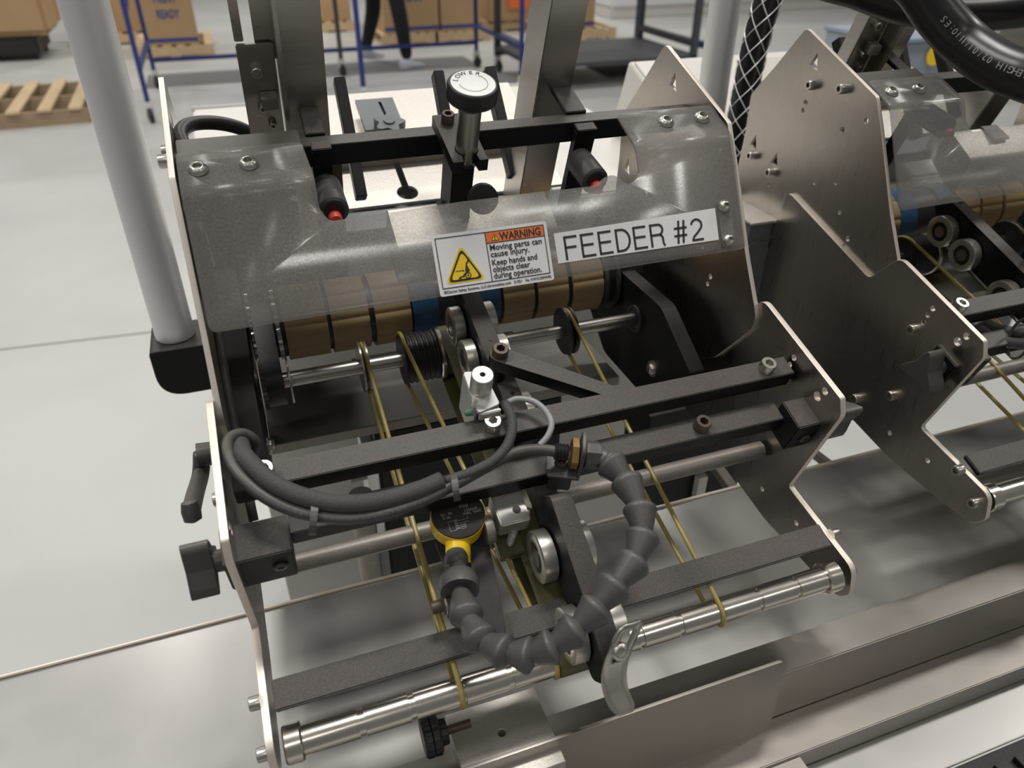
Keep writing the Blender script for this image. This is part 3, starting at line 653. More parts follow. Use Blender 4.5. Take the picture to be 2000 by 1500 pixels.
        for i, (ln, wd) in enumerate((('Moving parts can', .0405), ('cause injury.', .0300), ('Keep hands and', .0352), ('objects clear', .0290), ('during operation.', .0375))):
            text('lettering', ln, .00600, L0(.0418, .0279 - i * .00485 - (.0012 if i > 1 else 0)), 'ink', wl, bold=.00007, fit=wd)
        text('lettering', '©Clarion Safety Systems, LLC', .0028, L0(.0030, .0019), 'ink', wl, sx=.95)
        text('lettering', 'clarionsafety.com', .0028, L0(.0355, .0019), 'ink', wl, sx=.95)
        text('lettering', '21021', .0028, L0(.0565, .0019), 'ink', wl, sx=.95)
        text('lettering', 'No. H1010-250WHPL', .0028, L0(.0655, .0019), 'ink', wl, sx=.82)
        TR = lambda k: fillet([(.0205 - .0145 * k, .0085 + .0125 * (1 - k) * .65), (.0205 + .0145 * k, .0085 + .0125 * (1 - k) * .65), (.0205, .0085 + .0125 * (1 - k) * .65 + .0255 * k)], .0026 * k)
        flatpoly('hazard_triangle', TR(1.06), L0(0, 0, .0005), 'yprint', wl)
        flatpoly('hazard_triangle', TR(.92), L0(0, 0, .0007), 'ink', wl)
        flatpoly('hazard_triangle', TR(.76), L0(0, 0, .0009), 'yprint', wl)
        flatpoly('hand_symbol', [(.0228, .0155), (.0250, .0165), (.0234, .0215), (.0250, .0232), (.0262, .0265), (.0228, .0225), (.0214, .0170)], L0(-.0005, -.0010, .0011), 'ink', wl)
        flatpoly('hand_symbol', [(.0165, .0125), (.0188, .0128), (.0205, .0145), (.0228, .0158), (.0224, .0142), (.0208, .0128), (.0200, .0118), (.0190, .0120), (.0175, .0116), (.0180, .0105), (.0168, .0112), (.0155, .0107)], L0(-.0005, -.0002, .0011), 'ink', wl)
        flatpoly('roller_symbol', circ(.0215, .0118, .0023, 24), L0(.0012, .0008, .0011), 'ink', wl, .0001, [circ(.0215, .0118, .0016, 20)])
        flatpoly('roller_symbol', circ(.0215, .0118, .0007, 14), L0(.0012, .0008, .0011), 'ink', wl)
        for y, x0, x1 in ((.0164, .0138, .0190), (.0102, .0138, .0225)): flatpoly('line_symbol', [(x0, y), (x1, y), (x1, y + .0004), (x0, y + .0004)], L0(0, 0, .0011), 'ink', wl)
        flatpoly('line_symbol', [(.0185, .0157), (.0185, .0171), (.0200, .0164)], L0(.0005, 0, .0011), 'ink', wl)
    return cv
cv = cover('clear cover screwed over the nearer feeder, bearing the warning label and FEEDER #2', True)
cover_clip = None
# ================================================================== link arm, micro switch bracket, screws on the nearer feeder
lk = thing('link_arm', F(.2, .19, .08), 'black diagonal link bar bolted to the bearing arm behind the front crossbar', 'arm')
n1 = .0865
c0 = toF(P(976, 692, 'n', n1)); c1 = toF(P(1172, 783, 'n', n1)); dv = Vector((c1.x - c0.x, c1.y - c0.y)).normalized(); nv = Vector((-dv.y, dv.x)); r = .0072
a0 = math.atan2(nv.y, nv.x)
o_ = [(c0.x + r * math.cos(a0 + PI * k / 12), c0.y + r * math.sin(a0 + PI * k / 12)) for k in range(13)]
e1 = Vector((c1.x, c1.y)) + dv * .012; o_ += [(e1.x - nv.x * r, .1520), (e1.x + nv.x * r + .008, .1520)]
me = flat_mesh(o_, (), .0115, .0005); map_mesh(me, lambda c: F(c.x, c.y, n1 - .0058 + c.z)); lb = obj('link_bar', me, 'black', lk)
lathe('link_spacer', [(0, .0068), (.0165, .0068)], F(c0.x, c0.y, .0590), ND, 'black2', lb, 24)
socket('link_bolt', F(c0.x, c0.y, n1), ND, .0062, .0075, lb, 'rusty')
sw = thing('switch_bracket', F(.13, .165, .10), 'small white bent bracket with a drilled steel cylinder on top beside the link bar', 'bracket')
nb = .1010
pts = [toF(P(px, py, 'n', nb)) for px, py in ((905, 729), (925, 728), (958, 756), (975, 790), (972, 803), (934, 808), (929, 795))]
me = flat_mesh(fillet([(p.x, p.y) for p in (pts[0], pts[1], pts[2], pts[3], pts[5])], .002), (), .002, .0004); map_mesh(me, lambda c: F(c.x, c.y, nb + c.z)); tp = obj('bracket_top', me, 'swalu', sw)
fx0, fx1 = pts[5].x, pts[3].x; fs = pts[5].y
fbox('bracket_front', pts[5].x + .001, pts[3].x, min(pts[3].y, pts[5].y) - .001, min(pts[3].y, pts[5].y) + .0015, nb - .008, nb, 'swalu', sw)
fbox('bracket_side', pts[0].x - .0005, pts[0].x + .0015, pts[5].y + .004, pts[0].y, .060, nb, 'swalu', sw)
fbox('switch_body', pts[5].x + .003, pts[3].x - .001, pts[5].y + .002, pts[5].y + .024, .088, nb - .002, 'alu', sw)
fbox('switch_foot', pts[5].x + .001, pts[3].x + .001, .1515, pts[5].y + .004, .0700, .0930, 'darkgrey', sw)
cyl = F(*(lambda q: (q.x, q.y, nb + .001))(toF(P(938, 762, 'n', nb))))
cy = lathe('drilled_cylinder', [(0, .0070), (.0008, .0078), (.0165, .0078), (.0172, .0072), (.0172, .0021), (.010, .0021)], cyl, ND, 'alu', sw, 48)
lathe('cylinder_bore', [(0, .0021), (.0002, .0021)], cyl + ND * .0105, ND, 'ink', cy, 16)
gp = P(922, 804, 'n', nb - .006); lathe('green_lamp', [(0, .0028), (.004, .0026), (.0055, .0015)], gp, (-1, 0, 0), 'green', sw, 16)
spg = [F(toF(gp).x + .001 + .0018 * math.cos(k * .9), toF(gp).y + .0018 * math.sin(k * .9), nb - .006 - .00022 * k + .018) for k in range(60)]
tube('switch_spring', spg, .00028, 'chrome', sw, 6)

# ================================================================== gooseneck hose, gland, sensor
gh = thing('gooseneck_hose', P(1140, 890, 'n', .09), 'dusty grey modular gooseneck hose looping over the front roller', 'hose')
way = [(1168, 890, .093), (1192, 905, .094), (1222, 938, .096), (1249, 992, .097), (1257, 1046, .097), (1240, 1096, .096), (1203, 1142, .094), (1167, 1186, .090), (1126, 1228, .085), (1080, 1262, .079), (1036, 1281, .073), (988, 1274, .067), (940, 1252, .061), (912, 1206, .054), (898, 1153, .046), (893, 1106, .040)]
WP = [P(a, b, 'n', c) for a, b, c in way]
segp = [(-.0036, .0052), (-.0022, .0072), (.0000, .0098), (.0008, .0103), (.0026, .0104), (.0036, .0099), (.0160, .0062), (.0175, .0053), (.0200, .0050), (.0215, .0058)]
seg_me = lathe_me(segp, 32); seg_me.materials.append(M['hose'])
for i in range(1, len(WP) - 2):
    a, b = WP[i], WP[i + 1]; d = b - a; L = d.length; m4 = axm(a, d)
    nxt = Matrix.Diagonal((1.07, 1.07, max(.7, L / .0195), 1)); obj('hose_segment', seg_me, None, gh, m4 @ nxt)
d0 = WP[1] - WP[0]
lathe('hose_segment', [(0, .006), (.001, .0072), (.006, .0072), (.0075, .0090), (.012, .0096), (.019, .0062)], WP[0], d0, 'hose', gh, 32)
e = WP[-2]; f = WP[-1]
cup = lathe('hose_cup', [(.001, .0088), (.0, .0128), (.006, .0136), (.012, .0120), (.016, .0075), (.020, .0060), (.022, .0060), (.024, .0078), (.028, .0082), (.032, .0074), (.034, .005)], e - (f - e).normalized() * .001, f - e, 'hose', gh, 36)
ar = (WP[1] - WP[0]).normalized(); g0 = P(1108, 884, 'n', .092); gx = (WP[0] - g0).normalized()
lathe('gland_thread', [(k * .0012, .0062 if k % 2 else .0052) for k in range(9)], g0 - gx * .009, gx, 'blackrub', gh, 24)
lathe('brass_nut', [(0, .0095), (.0008, .0108), (.0052, .0108), (.006, .0095)], g0 + gx * .002, gx, 'brass', gh, 6)
lathe('hex_collar', [(0, .0085), (.001, .0098), (.009, .0098), (.012, .0078), (.013, .0072)], g0 + gx * .0115, gx, 'hose', gh, 8)
# L bracket holding the gland
lbk = thing('gland_bracket', P(1100, 930, 'n', .07), 'dusty angled bracket that holds the brass nut and gooseneck end', 'bracket')
pl = [P(px, py, 'n', n) for px, py, n in ((1141, 852, .104), (1131, 852, .104), (1118, 968, .066), (1128, 968, .066))]
cc = g0 + gx * .0096; up_ = Vector((0, 0, 1)); u = (ND - gx * ND.dot(gx)).normalized(); v = gx.cross(u)
me = flat_mesh(fillet([(-.017, -.010, .003), (.016, -.010, .006), (.016, .010, .006), (-.017, .010, .003)], .004), (), .0018, .0003)
obj('upright_leaf', me, 'hose', lbk, Matrix((u, v, gx)).transposed().to_4x4().copy() if False else (lambda m: (setattr(m, 'translation', cc), m)[1])(Matrix((u, v, gx)).transposed().to_4x4()))
ft = cc - u * .016
for nm, off in (('foot_leaf', 0),):
    me = flat_mesh(fillet([(-.022, -.011, .004), (.001, -.011, .001), (.001, .011, .001), (-.022, .011, .004)], .004), (), .0022, .0003)
    obj(nm, me, 'hose', lbk, (lambda m: (setattr(m, 'translation', ft), m)[1])(Matrix((gx, v, u * -1)).transposed().to_4x4()))
socket('bracket_bolt', ft - gx * .012 + u * .001, u, .0048, .006, lbk, 'rusty')
beam('bracket_post', ft - gx * .011 - u * .001, ft - gx * .011 - u * .022, .016, .016, 'hose', lbk, up=v)
# yellow and black sensor
ps = thing('proximity_sensor', P(895, 990, 'n', .046), 'round black-topped yellow sensor with wiring diagram on its face', 'sensor')
pc = toF(P(895, 1002, 'n', .0460)); pcw = F(pc.x, pc.y, .0460)
lathe('sensor_body', [(-.015, .0175), (-.0148, .0195), (-.0020, .0195), (-.0016, .0191)], pcw, ND, 'yellow', ps, 56)
fc = lathe('sensor_face', [(-.0016, .0191), (-.0004, .0189), (0, .0181)], pcw, ND, 'black2', ps, 56)
nkd = (toF(P(895, 1078, 'n', .036)) - pc); nkd = Vector((nkd.x, nkd.y, -.004)).normalized(); nw = TF @ nkd
lathe('sensor_neck', [(0, .0088), (.027, .0088)], pcw + nw * .006 - ND * .008, nw, 'yellow', ps, 36)
lathe('neck_ring', [(.027, .0090), (.031, .0092), (.032, .0080), (.0322, .006)], pcw + nw * .006 - ND * .008, nw, 'blackrub', ps, 36)
bs = (lambda m: (setattr(m, 'translation', pcw + ND * .0003), m)[1])(Matrix((X1, SD, ND)).transposed().to_4x4())
tx = lambda s, x, y, z: text('lettering', s, z, bs @ Matrix.Translation((x, y, 0)), 'inkgrey', fc, bold=.00003)
tx('150mA', .0040, -.0005, .0034); tx('max. load', .0028, -.0027, .0034); tx('10 - 30', -.0130, .0000, .0030); tx('V dc', -.0118, -.0026, .0030); tx('P50', .0020, .0030, .0040)
ln = lambda x0, y0, x1, y1: flatpoly('diagram_line', [(x0 - .00012, y0 - .00012), (x1 + .00012, y0 - .00012), (x1 + .00012, y1 + .00012), (x0 - .00012, y1 + .00012)], bs, 'inkgrey', fc)
for q in ((-.0090, -.0125, -.0090, -.0050), (-.0045, -.0125, -.0045, -.0050), (-.0090, -.0125, -.0045, -.0125), (-.0090, -.0050, -.0045, -.0050), (-.0045, -.0058, .0055, -.0058), (-.0045, -.0078, .0055, -.0078), (-.0045, -.0098, -.0010, -.0098), (-.0045, -.0117, -.0010, -.0117), (-.0010, -.0105, .0018, -.0105), (-.0010, -.0092, .0018, -.0092), (-.0010, -.0105, -.0010, -.0092), (.0018, -.0105, .0018, -.0092), (-.0010, -.0124, .0018, -.0124), (-.0010, -.0112, .0018, -.0112), (.0018, -.0117, .0026, -.0117), (.0026, -.0117, .0026, -.0078)): ln(*q)
tx('bn', -.0040, -.0055, .0016); tx('bu', -.0040, -.0075, .0016); tx('bk', -.0040, -.0095, .0016); tx('wh', -.0040, -.0116, .0016); tx('+', .0048, -.0055, .002)
# black mounting plate below sensor
me = flat_mesh(fillet([(pc.x - .0175, .098, .002), (pc.x + .020, .098, .002), (pc.x + .014, .045, .01), (pc.x + .010, .020, .004), (pc.x - .010, .020, .004), (pc.x - .0150, .05, .01)], .004), (), .002, .0003)
map_mesh(me, lambda c: F(c.x, c.y, .024 + c.z)); obj('mounting_plate', me, 'black2', ps)
q = P(843, 1188, 'n', .034); lathe('clamp_screw', [(0, .0042), (.007, .0042), (.0075, .0065), (.0085, .0065)], q, X1, 'rusty', ps, 20)
lathe('clamp_washer', [(0, .0072), (.0012, .0072)], q + X1 * .0085, X1, 'alu', ps, 24)
hexa('clamp_yoke', [q + X1 * a + SD * b + ND * c for c in (-.007, .007) for a, b in ((.0095, -.008), (.0260, -.008), (.0260, .008), (.0095, .008))], 'black2', ps)
# aluminium clamp with spring
ac = thing('spring_clamp', P(1005, 1000, 'n', .045), 'machined aluminium clamp with a hole, screw spring and olive block beneath', 'clamp')
t0 = [toF(P(px, py, 'n', .050)) for px, py in ((956, 970), (1015, 957), (1037, 1012), (990, 1025))]
hexa('clamp_body', [F(t0[0].x + .001, t0[3].y, .034), F(t0[2].x, t0[3].y, .034), F(t0[2].x, .112, .034), F(t0[0].x + .001, .112, .034), F(t0[0].x + .001, t0[3].y, .050), F(t0[2].x, t0[3].y, .050), F(t0[2].x, .112, .050), F(t0[0].x + .001, .112, .050)], 'alu', ac, .001)
hc = P(1009, 995, 'n', .0502); lathe('clamp_hole', [(0, .0030), (.0003, .0030)], hc, ND, 'ink', ac, 20)
socket('clamp_pin', F(t0[2].x, toF(hc).y, .042), X1, .0030, .003, ac, 'alu')
sc0 = toF(P(1001, 1045, 'n', .028)); spp = [F(sc0.x + .0026 * math.cos(k * .7), sc0.y + .0026 * math.sin(k * .7), .014 + .0205 * k / 90) for k in range(91)]
tube('clamp_spring', spp, .0005, 'chrome', ac, 6)
lathe('spring_core', [(0, .0020), (.022, .0020)], F(sc0.x, sc0.y, .013), ND, 'shaft', ac, 12)
fbox('lower_jaw', sc0.x - .0095, sc0.x + .0095, sc0.y - .0085, sc0.y + .0110, .0035, .0125, 'olive', ac, .0008)
lathe('clamp_disc', [(-.004, .010), (.0, .0105), (.002, .0100)], F(t0[0].x - .004, .092, .035), X1, 'tube', ac, 30)
# curved spring strip at the arm end
cs = thing('spring_strip', P(1205, 1300, 'n', .02), 'curved satin steel strip with a long slot hanging at the lower arm tip', 'strip')
cpath = spline([P(1234, 1216, 'n', .086), P(1219, 1252, 'n', .078), P(1205, 1288, 'n', .066), P(1199, 1322, 'n', .050), P(1205, 1356, 'n', .030), P(1223, 1393, 'n', .008)], 8)
rings = []
bm = bmesh.new(); grid = []; W2 = .0086
NN = len(cpath)
for i, p in enumerate(cpath):
    f_ = i / (NN - 1); w_ = W2 * (1.0 if f_ < .9 else math.sqrt(max(.15, 1 - ((f_ - .9) / .1) ** 2 * .7))); w_ *= (math.sqrt(max(.3, 1 - ((.05 - f_) / .05) ** 2 * .6)) if f_ < .05 else 1)
    grid.append([bm.verts.new(p + Vector((w_ * k, 0, 0))) for k in (-1, -.42, .42, 1)])
for i in range(NN - 1):
    for k in range(3):
        if k == 1 and 3 <= i <= 16: continue
        bm.faces.new((grid[i][k], grid[i][k + 1], grid[i + 1][k + 1], grid[i + 1][k]))
o = obj('strip_body', bm, 'steel', cs); o.data.shade_smooth(); so = o.modifiers.new('t', 'SOLIDIFY'); so.thickness = .0014; so.offset = 0
socket('strip_screw', P(1211, 1272, 'n', .073) , (-.1, -.75, .65), .0058, .003, cs, 'chrome', button=True)

# ================================================================== cables on the nearer feeder
def pp(l): return spline([P(a, b, 'n', c) for a, b, c in l], 8)
c1 = tag(tube('sensor_cable', pp([(1102, 884, .092), (1050, 878, .092), (1000, 886, .093), (950, 912, .094), (890, 945, .094), (830, 975, .095), (760, 1000, .096), (690, 1012, .097), (620, 1008, .098), (560, 992, .099), (505, 962, .101), (462, 920, .102), (444, 880, .100), (450, 856, .096), (474, 848, .090), (497, 862, .082), (496, 885, .07)]), .0040, 'cable', None, 12), 'thick dusty grey cable curving from the brass gland to the left side plate', 'cable')
c2 = tag(tube('braided_sleeve', pp([(862, 938, .098), (820, 956, .099), (760, 974, .100), (700, 983, .102), (640, 981, .103), (580, 966, .104), (530, 941, .105), (497, 912, .105), (476, 888, .102), (470, 868, .09)]), .0058, 'sleeve', None, 14), 'thick woven cable sleeve lying above the grey cable, frayed at its right end', 'cable')
c3 = tag(tube('braided_wire', pp([(984, 786, .100), (998, 812, .100), (1000, 840, .099), (990, 870, .098), (965, 898, .097), (925, 920, .097), (870, 940, .096)]), .0034, 'sleeve', None, 10), 'short dusty braided wire hanging from the switch over the front crossbar', 'wire')
c4 = tag(tube('grey_wire', pp([(990, 786, .098), (1012, 779, .099), (1042, 784, .100), (1066, 803, .100), (1077, 828, .099), (1070, 851, .097), (1054, 870, .094)]), .0022, 'cable2', None, 10), 'thin light grey wire arching in a loop over the front crossbar', 'wire')
c5 = tag(tube('plate_cable', [F(-.0385 + .001 * math.sin(k * .5), .36 - .014 * k, .112 - .0065 * k + .004 * math.sin(k)) for k in range(16)], .0034, 'cable', None, 10), 'grey cable tied along the inside of the left side plate', 'cable')
cbl = pp([(1102, 884, .092), (1050, 878, .092), (1000, 886, .093), (950, 912, .094), (890, 945, .094), (830, 975, .095), (760, 1000, .096), (690, 1012, .097), (620, 1008, .098), (560, 992, .099), (505, 962, .101)])[::-1]
dd = .016
for ch in 'E154612 AWM STYLE 2464 80C  300V 18AWG AWM':
    i_, rem = 1, dd
    while i_ < len(cbl) - 1 and rem > (cbl[i_] - cbl[i_ - 1]).length: rem -= (cbl[i_] - cbl[i_ - 1]).length; i_ += 1
    p = cbl[i_ - 1]; d = (cbl[i_] - cbl[i_ - 1]).normalized(); p = p + d * rem
    z = (-p).normalized(); z = (z - d * z.dot(d)).normalized(); y = z.cross(d)
    if ch != ' ':
        m4 = Matrix((d, y, z)).transposed().to_4x4(); m4.translation = p + z * .00405 - y * .0011
        text('printed_letter', ch, .0030, m4, 'cableink', c1, align='CENTER', th=.00006)
    dd += .0036
def tie(px, py, n, px2, py2, n2, lab, rr=.0085):
    a, b = P(px, py, 'n', n), P(px2, py2, 'n', n2); d = (b - a).normalized(); z = (-(a + b) / 2).normalized(); pts = []
    ax_ = d.cross(z).normalized(); c = (a + b) / 2; L = (b - a).length / 2
    for k in range(24):
        t = 2 * PI * k / 24; pts.append(c + d * L * math.cos(t) + z * rr * math.sin(t))
    rings = []
    for i, p in enumerate(pts):
        o_ = (p - c).normalized(); rings.append([p - ax_ * .0022, p - ax_ * .0022 + o_ * .001, p + ax_ * .0022 + o_ * .001, p + ax_ * .0022])
    o = obj('cable_tie', loft(rings, closed=True), 'cable', None); tag(o, lab, 'cable tie')
    return o
tie(616, 974, .099, 610, 1042, .094, 'black cable tie round both cables left of the sensor')
tie(886, 926, .096, 893, 976, .092, 'black cable tie just above the round yellow sensor')
bk = tag(tube('rear_cable', spline([P(362, 290, 'y', .60), P(352, 262, 'y', .62), P(372, 243, 'y', .64), P(420, 240, 'y', .66), P(470, 251, 'y', .67), P(515, 276, 'y', .68)], 8), .0055, 'blackrub', None, 12), 'black cable arching behind the left side plate in front of the white cabinet', 'cable')
# lever on the outside of the left plate
lv = thing('clamp_lever', P(400, 890, 'x', -.07), 'dark grey clamping lever hanging outside the left side plate', 'lever')
hb = P(398, 888, 'x', -.066)
lathe('lever_hub', [(0, .0095), (.014, .0085)], hb - X1 * .004, X1, 'darkgrey', lv, 24)
tube('lever_arm', spline([hb + Vector((-.001, 0, .002)), P(392, 925, 'x', -.071), P(381, 965, 'x', -.073), P(373, 998, 'x', -.073)], 5), .006, 'darkgrey', lv, 14, flat=(.0062, .0050))
lathe('lever_tip', [(-.0085, .002), (-.0065, .0058), (0, .0064), (.006, .0052), (.0075, .002)], P(373, 997, 'x', -.073), (0, .4, 1), 'darkgrey', lv, 20)
# ================================================================== second feeder (copies shifted along the machine)
OFF = Vector((.599, .026, .0025))
def dup(o, label):
    c = copy_tree(o); c.location = Vector(o.location) + OFF; c['label'] = label; return c
f2 = dup(fd, 'farther sheet feeder on the right, its star knob and three bearing wheels in view')
for ch in f2.children:
    if ch.name.startswith(('bearing_arm', 'lower_bearing_arm')): ch.location.x -= .030
h2 = dup(hp, 'farther hopper on the right with leaning steel posts behind the big black hose')
v2 = dup(cv, 'plain clear cover without any label over the farther feeder')
for ch in list(v2.children):
    if ch.name.startswith(('warning_label', 'name_label', 'clear_strap')):
        for g in list(ch.children_recursive) + [ch]: bpy.data.objects.remove(g)
k2 = dup(adj, 'second height adjusting knob, outside the right edge of the photo')
for g in list(k2.children_recursive) + [k2]: bpy.data.objects.remove(g)
l2 = dup(lk, 'black diagonal link bar of the farther feeder at the right edge')
# cables of the farther feeder
def py_(l, n_off=0): return spline([P(a, b, 'd', c) for a, b, c in l], 8)
for i, (l, lab) in enumerate((([(1872, 596, .86), (1905, 622, .85), (1945, 642, .84), (1990, 650, .83), (2050, 652, .82)], 'upper of two grey cables leaving the farther side plate towards the right edge'),
                              ([(1878, 606, .85), (1910, 640, .84), (1950, 664, .83), (1995, 672, .82), (2050, 674, .81)], 'lower of two grey cables leaving the farther side plate towards the right edge'))):
    tag(tube('feeder_cable', py_(l), .0052, 'cable', None, 12), lab, 'cable', 'cables of the farther feeder')
c = P(1992, 662, 'd', .82); pts = [c + Vector((0, .010 * math.cos(2 * PI * k / 20), .020 * math.sin(2 * PI * k / 20))) for k in range(20)]
tag(tube('cable_tie', pts, .0012, 'darkgrey', None, 6, closed=True), 'thin tie round the two cables at the right edge', 'cable tie')
# ================================================================== poles
def pole(px, py, dist, lab, top=.9, zb=None, r=.020):
    c = P(px, py, 'd', dist); t = thing('support_pole', (c.x, c.y, c.z), lab, 'pole')
    lathe('pole_tube', [(0, r - .001), (.001, r), (top, r)], Vector((c.x, c.y, zb if zb else c.z)), (0, 0, 1), 'pole', t, 40)
    return t, c
lp_, lc = pole(343, 655, .95, 'thick brushed aluminium pole rising on the left from a black bracket', r=.0212)
yf = lc.y - .030
bp_ = [P(px, py, 'y', yf) for px, py in ((293, 688), (300, 704), (318, 742), (345, 763), (372, 765), (412, 757), (412, 672))]
x0b, x1b, zt, zb_ = bp_[0].x, bp_[5].x + .05, P(300, 690, 'y', yf).z, P(372, 764, 'y', yf).z
me = flat_mesh(fillet([(x0b, zt, .004), (x0b, zb_, .036), (x1b, zb_, .002), (x1b, zt, .002)], .004, 8), (), .064, .002)
map_mesh(me, lambda c: Vector((c.x, yf + .032 - c.z, c.y))); obj('pole_bracket', me, 'black2', lp_)
lathe('grub_screw', [(0, .004), (.0006, .004)], P(347, 703, 'y', yf - .0005), (0, -1, 0), 'ink', lp_, 16)
rp_, rc = pole(1390, 195, 1.13, 'aluminium pole standing between the two feeders beside the braided hose', zb=-.60, top=1.3)
# mesh covered hose beside the right pole
hp_ = [P(a, b, 'y', .86) for a, b in ((1515, -40), (1500, 0), (1485, 50), (1470, 110), (1458, 170), (1446, 230), (1438, 290), (1436, 350), (1440, 420))]
mh = thing('mesh_sleeved_hose', hp_[4], 'black hose wrapped in a pale diamond mesh beside the right aluminium pole', 'hose')
hs_ = spline(hp_, 10); tube('hose_core', hs_, .0165, 'blackhose', mh, 20)
dense = spline(hp_, 24); frs = frames(dense); Ls = [0]
for i in range(1, len(dense)): Ls.append(Ls[-1] + (dense[i] - dense[i - 1]).length)
bmm = bmesh.new()
for sgn in (-1, 1):
    for k in range(5):
        rg = []
        for i, (p, d, u, v) in enumerate(frs):
            a = sgn * Ls[i] * 2 * PI / .135 + 2 * PI * k / 5; o_ = u * math.cos(a) + v * math.sin(a); q = p + o_ * .0172; t_ = d.cross(o_)
            rg.append([bmm.verts.new(q + t_ * .0009), bmm.verts.new(q + o_ * .0008), bmm.verts.new(q - t_ * .0009)])
        for A_, B_ in zip(rg, rg[1:]):
            for j in range(2): bmm.faces.new((A_[j], A_[j + 1], B_[j + 1], B_[j]))
tag(obj('mesh_wrap', bmm, 'pole', mh), 'pale diamond wire mesh', None, kind='stuff')
# big black hoses upper right
hA = tag(tube('rubber_hose', spline([P(a, b, 'd', c) for a, b, c in ((1250, -420, .84), (1400, -190, .82), (1560, -60, .80), (1680, -18, .79), (1770, 12, .78), (1880, 22, .77), (2000, 14, .76), (2100, -10, .75), (2400, -160, .74), (2800, -500, .74))], 10), .0150, 'blackhose', None, 24), 'upper thick black rubber hose running out through the top right corner', 'hose')
hBp = spline([P(a, b, 'd', c) for a, b, c in ((1640, -500, .72), (1690, -260, .70), (1740, -90, .68), (1795, -25, .68), (1835, 32, .68), (1880, 80, .68), (1930, 118, .67), (1990, 145, .66), (2080, 165, .65), (2300, 160, .66), (2700, 40, .70))], 10)
hB = thing('printed_hose', hBp[40], 'lower thick glossy black hose with pale printed characters crossing the top right corner', 'hose'); tube('hose_body', hBp, .0158, 'blackhose', hB, 28)
def along(pts, dist):
    for i in range(1, len(pts)):
        L_ = (pts[i] - pts[i - 1]).length
        if dist <= L_: return pts[i - 1].lerp(pts[i], dist / L_), (pts[i] - pts[i - 1]).normalized()
        dist -= L_
    return pts[-1], (pts[-1] - pts[-2]).normalized()
dd = sum((hBp[i + 1] - hBp[i]).length for i in range(20)) + .060
for ch in 'SE:01 11/10/20 HIGHER/TENDER':
    p, d = along(hBp, dd); z = (-p).normalized(); z = (z - d * z.dot(d)).normalized(); y = z.cross(-d)
    if ch != ' ':
        m4 = Matrix((-d, y, z)).transposed().to_4x4(); m4.translation = p + z * .0159 - y * .003
        text('printed_letter', ch, .0062, m4, 'inkgrey', hB, align='CENTER', th=.0001)
    dd += .0042
# grey junction box and red valve between the feeders
jb = thing('junction_box', P(1490, 520, 'y', .66), 'small grey junction box seen between the two feeders', 'box')
a, b = P(1468, 440, 'y', .66), P(1512, 448, 'y', .66); bz_ = P(1490, 640, 'y', .66).z
wbox('box_body', a.x, b.x, .66, .74, bz_, a.z, 'greyplate', jb, .001); wbox('box_lid', a.x - .002, b.x + .002, .657, .742, a.z, a.z + .003, 'blast', jb)
lathe('round_knockout', [(0, .016), (.001, .016), (.001, .0135), (.0004, .0135)], P(1476, 495, 'y', .6595), (0, -1, 0), 'greyplate', jb, 30)
rv = thing('red_valve', P(1530, 600, 'y', .70), 'blurry red cone with a grey stub pipe low between the two feeders', 'valve')
lathe('red_cone', [(0, .008), (.02, .014), (.045, .026), (.047, .02)], P(1522, 622, 'y', .70) , (-.25, .2, 1), 'red', rv, 28)
lathe('stub_pipe', [(0, .011), (.034, .011)], P(1520, 632, 'y', .68), (1, -.1, .15), 'tube', rv, 24)
# stuff below / behind the frame
mb = thing('drive_housing', (.15, .66, -.7), 'black drive housing under the nearer feeder behind the table edge', 'housing')
x0, x1 = P(745, 960, 'y', .64).x, P(1090, 960, 'y', .64).x
wbox('housing_body', x0, x1, .64, .80, -1.1, -.47, 'black2', mb, .003); wbox('housing_flange', x0 - .012, x0, .645, .70, -.62, -.50, 'pole', mb)
lathe('housing_boss', [(0, .012), (.02, .012)], Vector((x0 - .03, .66, -.53)), X1, 'tube', mb, 20)
gp_ = tag(lathe('grey_post', [(0, .0125), (.55, .0125)], Vector((P(716, 1050, 'y', .62).x, .62, -1.08)), (0, 0, 1), 'tube', None, 24), 'short grey vertical tube seen through the frame left of the black housing', 'post')
m2_ = thing('lower_beam', (.45, .66, -.6), 'black beam with a pale leg seen below the cross tube on the right', 'beam')
a, b = P(1255, 940, 'y', .66), P(1450, 900, 'y', .66)
wbox('beam_body', a.x, b.x, .66, .72, -.72, -.545, 'black2', m2_); q = P(1362, 960, 'y', .655); wbox('pale_leg', q.x - .006, q.x + .008, .648, .6585, q.z - .08, q.z + .03, 'cream', m2_)
beam('diagonal_tube', P(1390, 900, 'y', .60), P(1470, 1010, 'y', .50), .012, .012, 'tube', m2_)
ct = thing('connecting_rod', P(1600, 900, 'y', .62), 'bronze-grey rod between the feeders above the table edge', 'rod')
beam('rod_body', P(1570, 870, 'y', .62), P(1640, 925, 'y', .53), .010, .010, 'tube', ct)
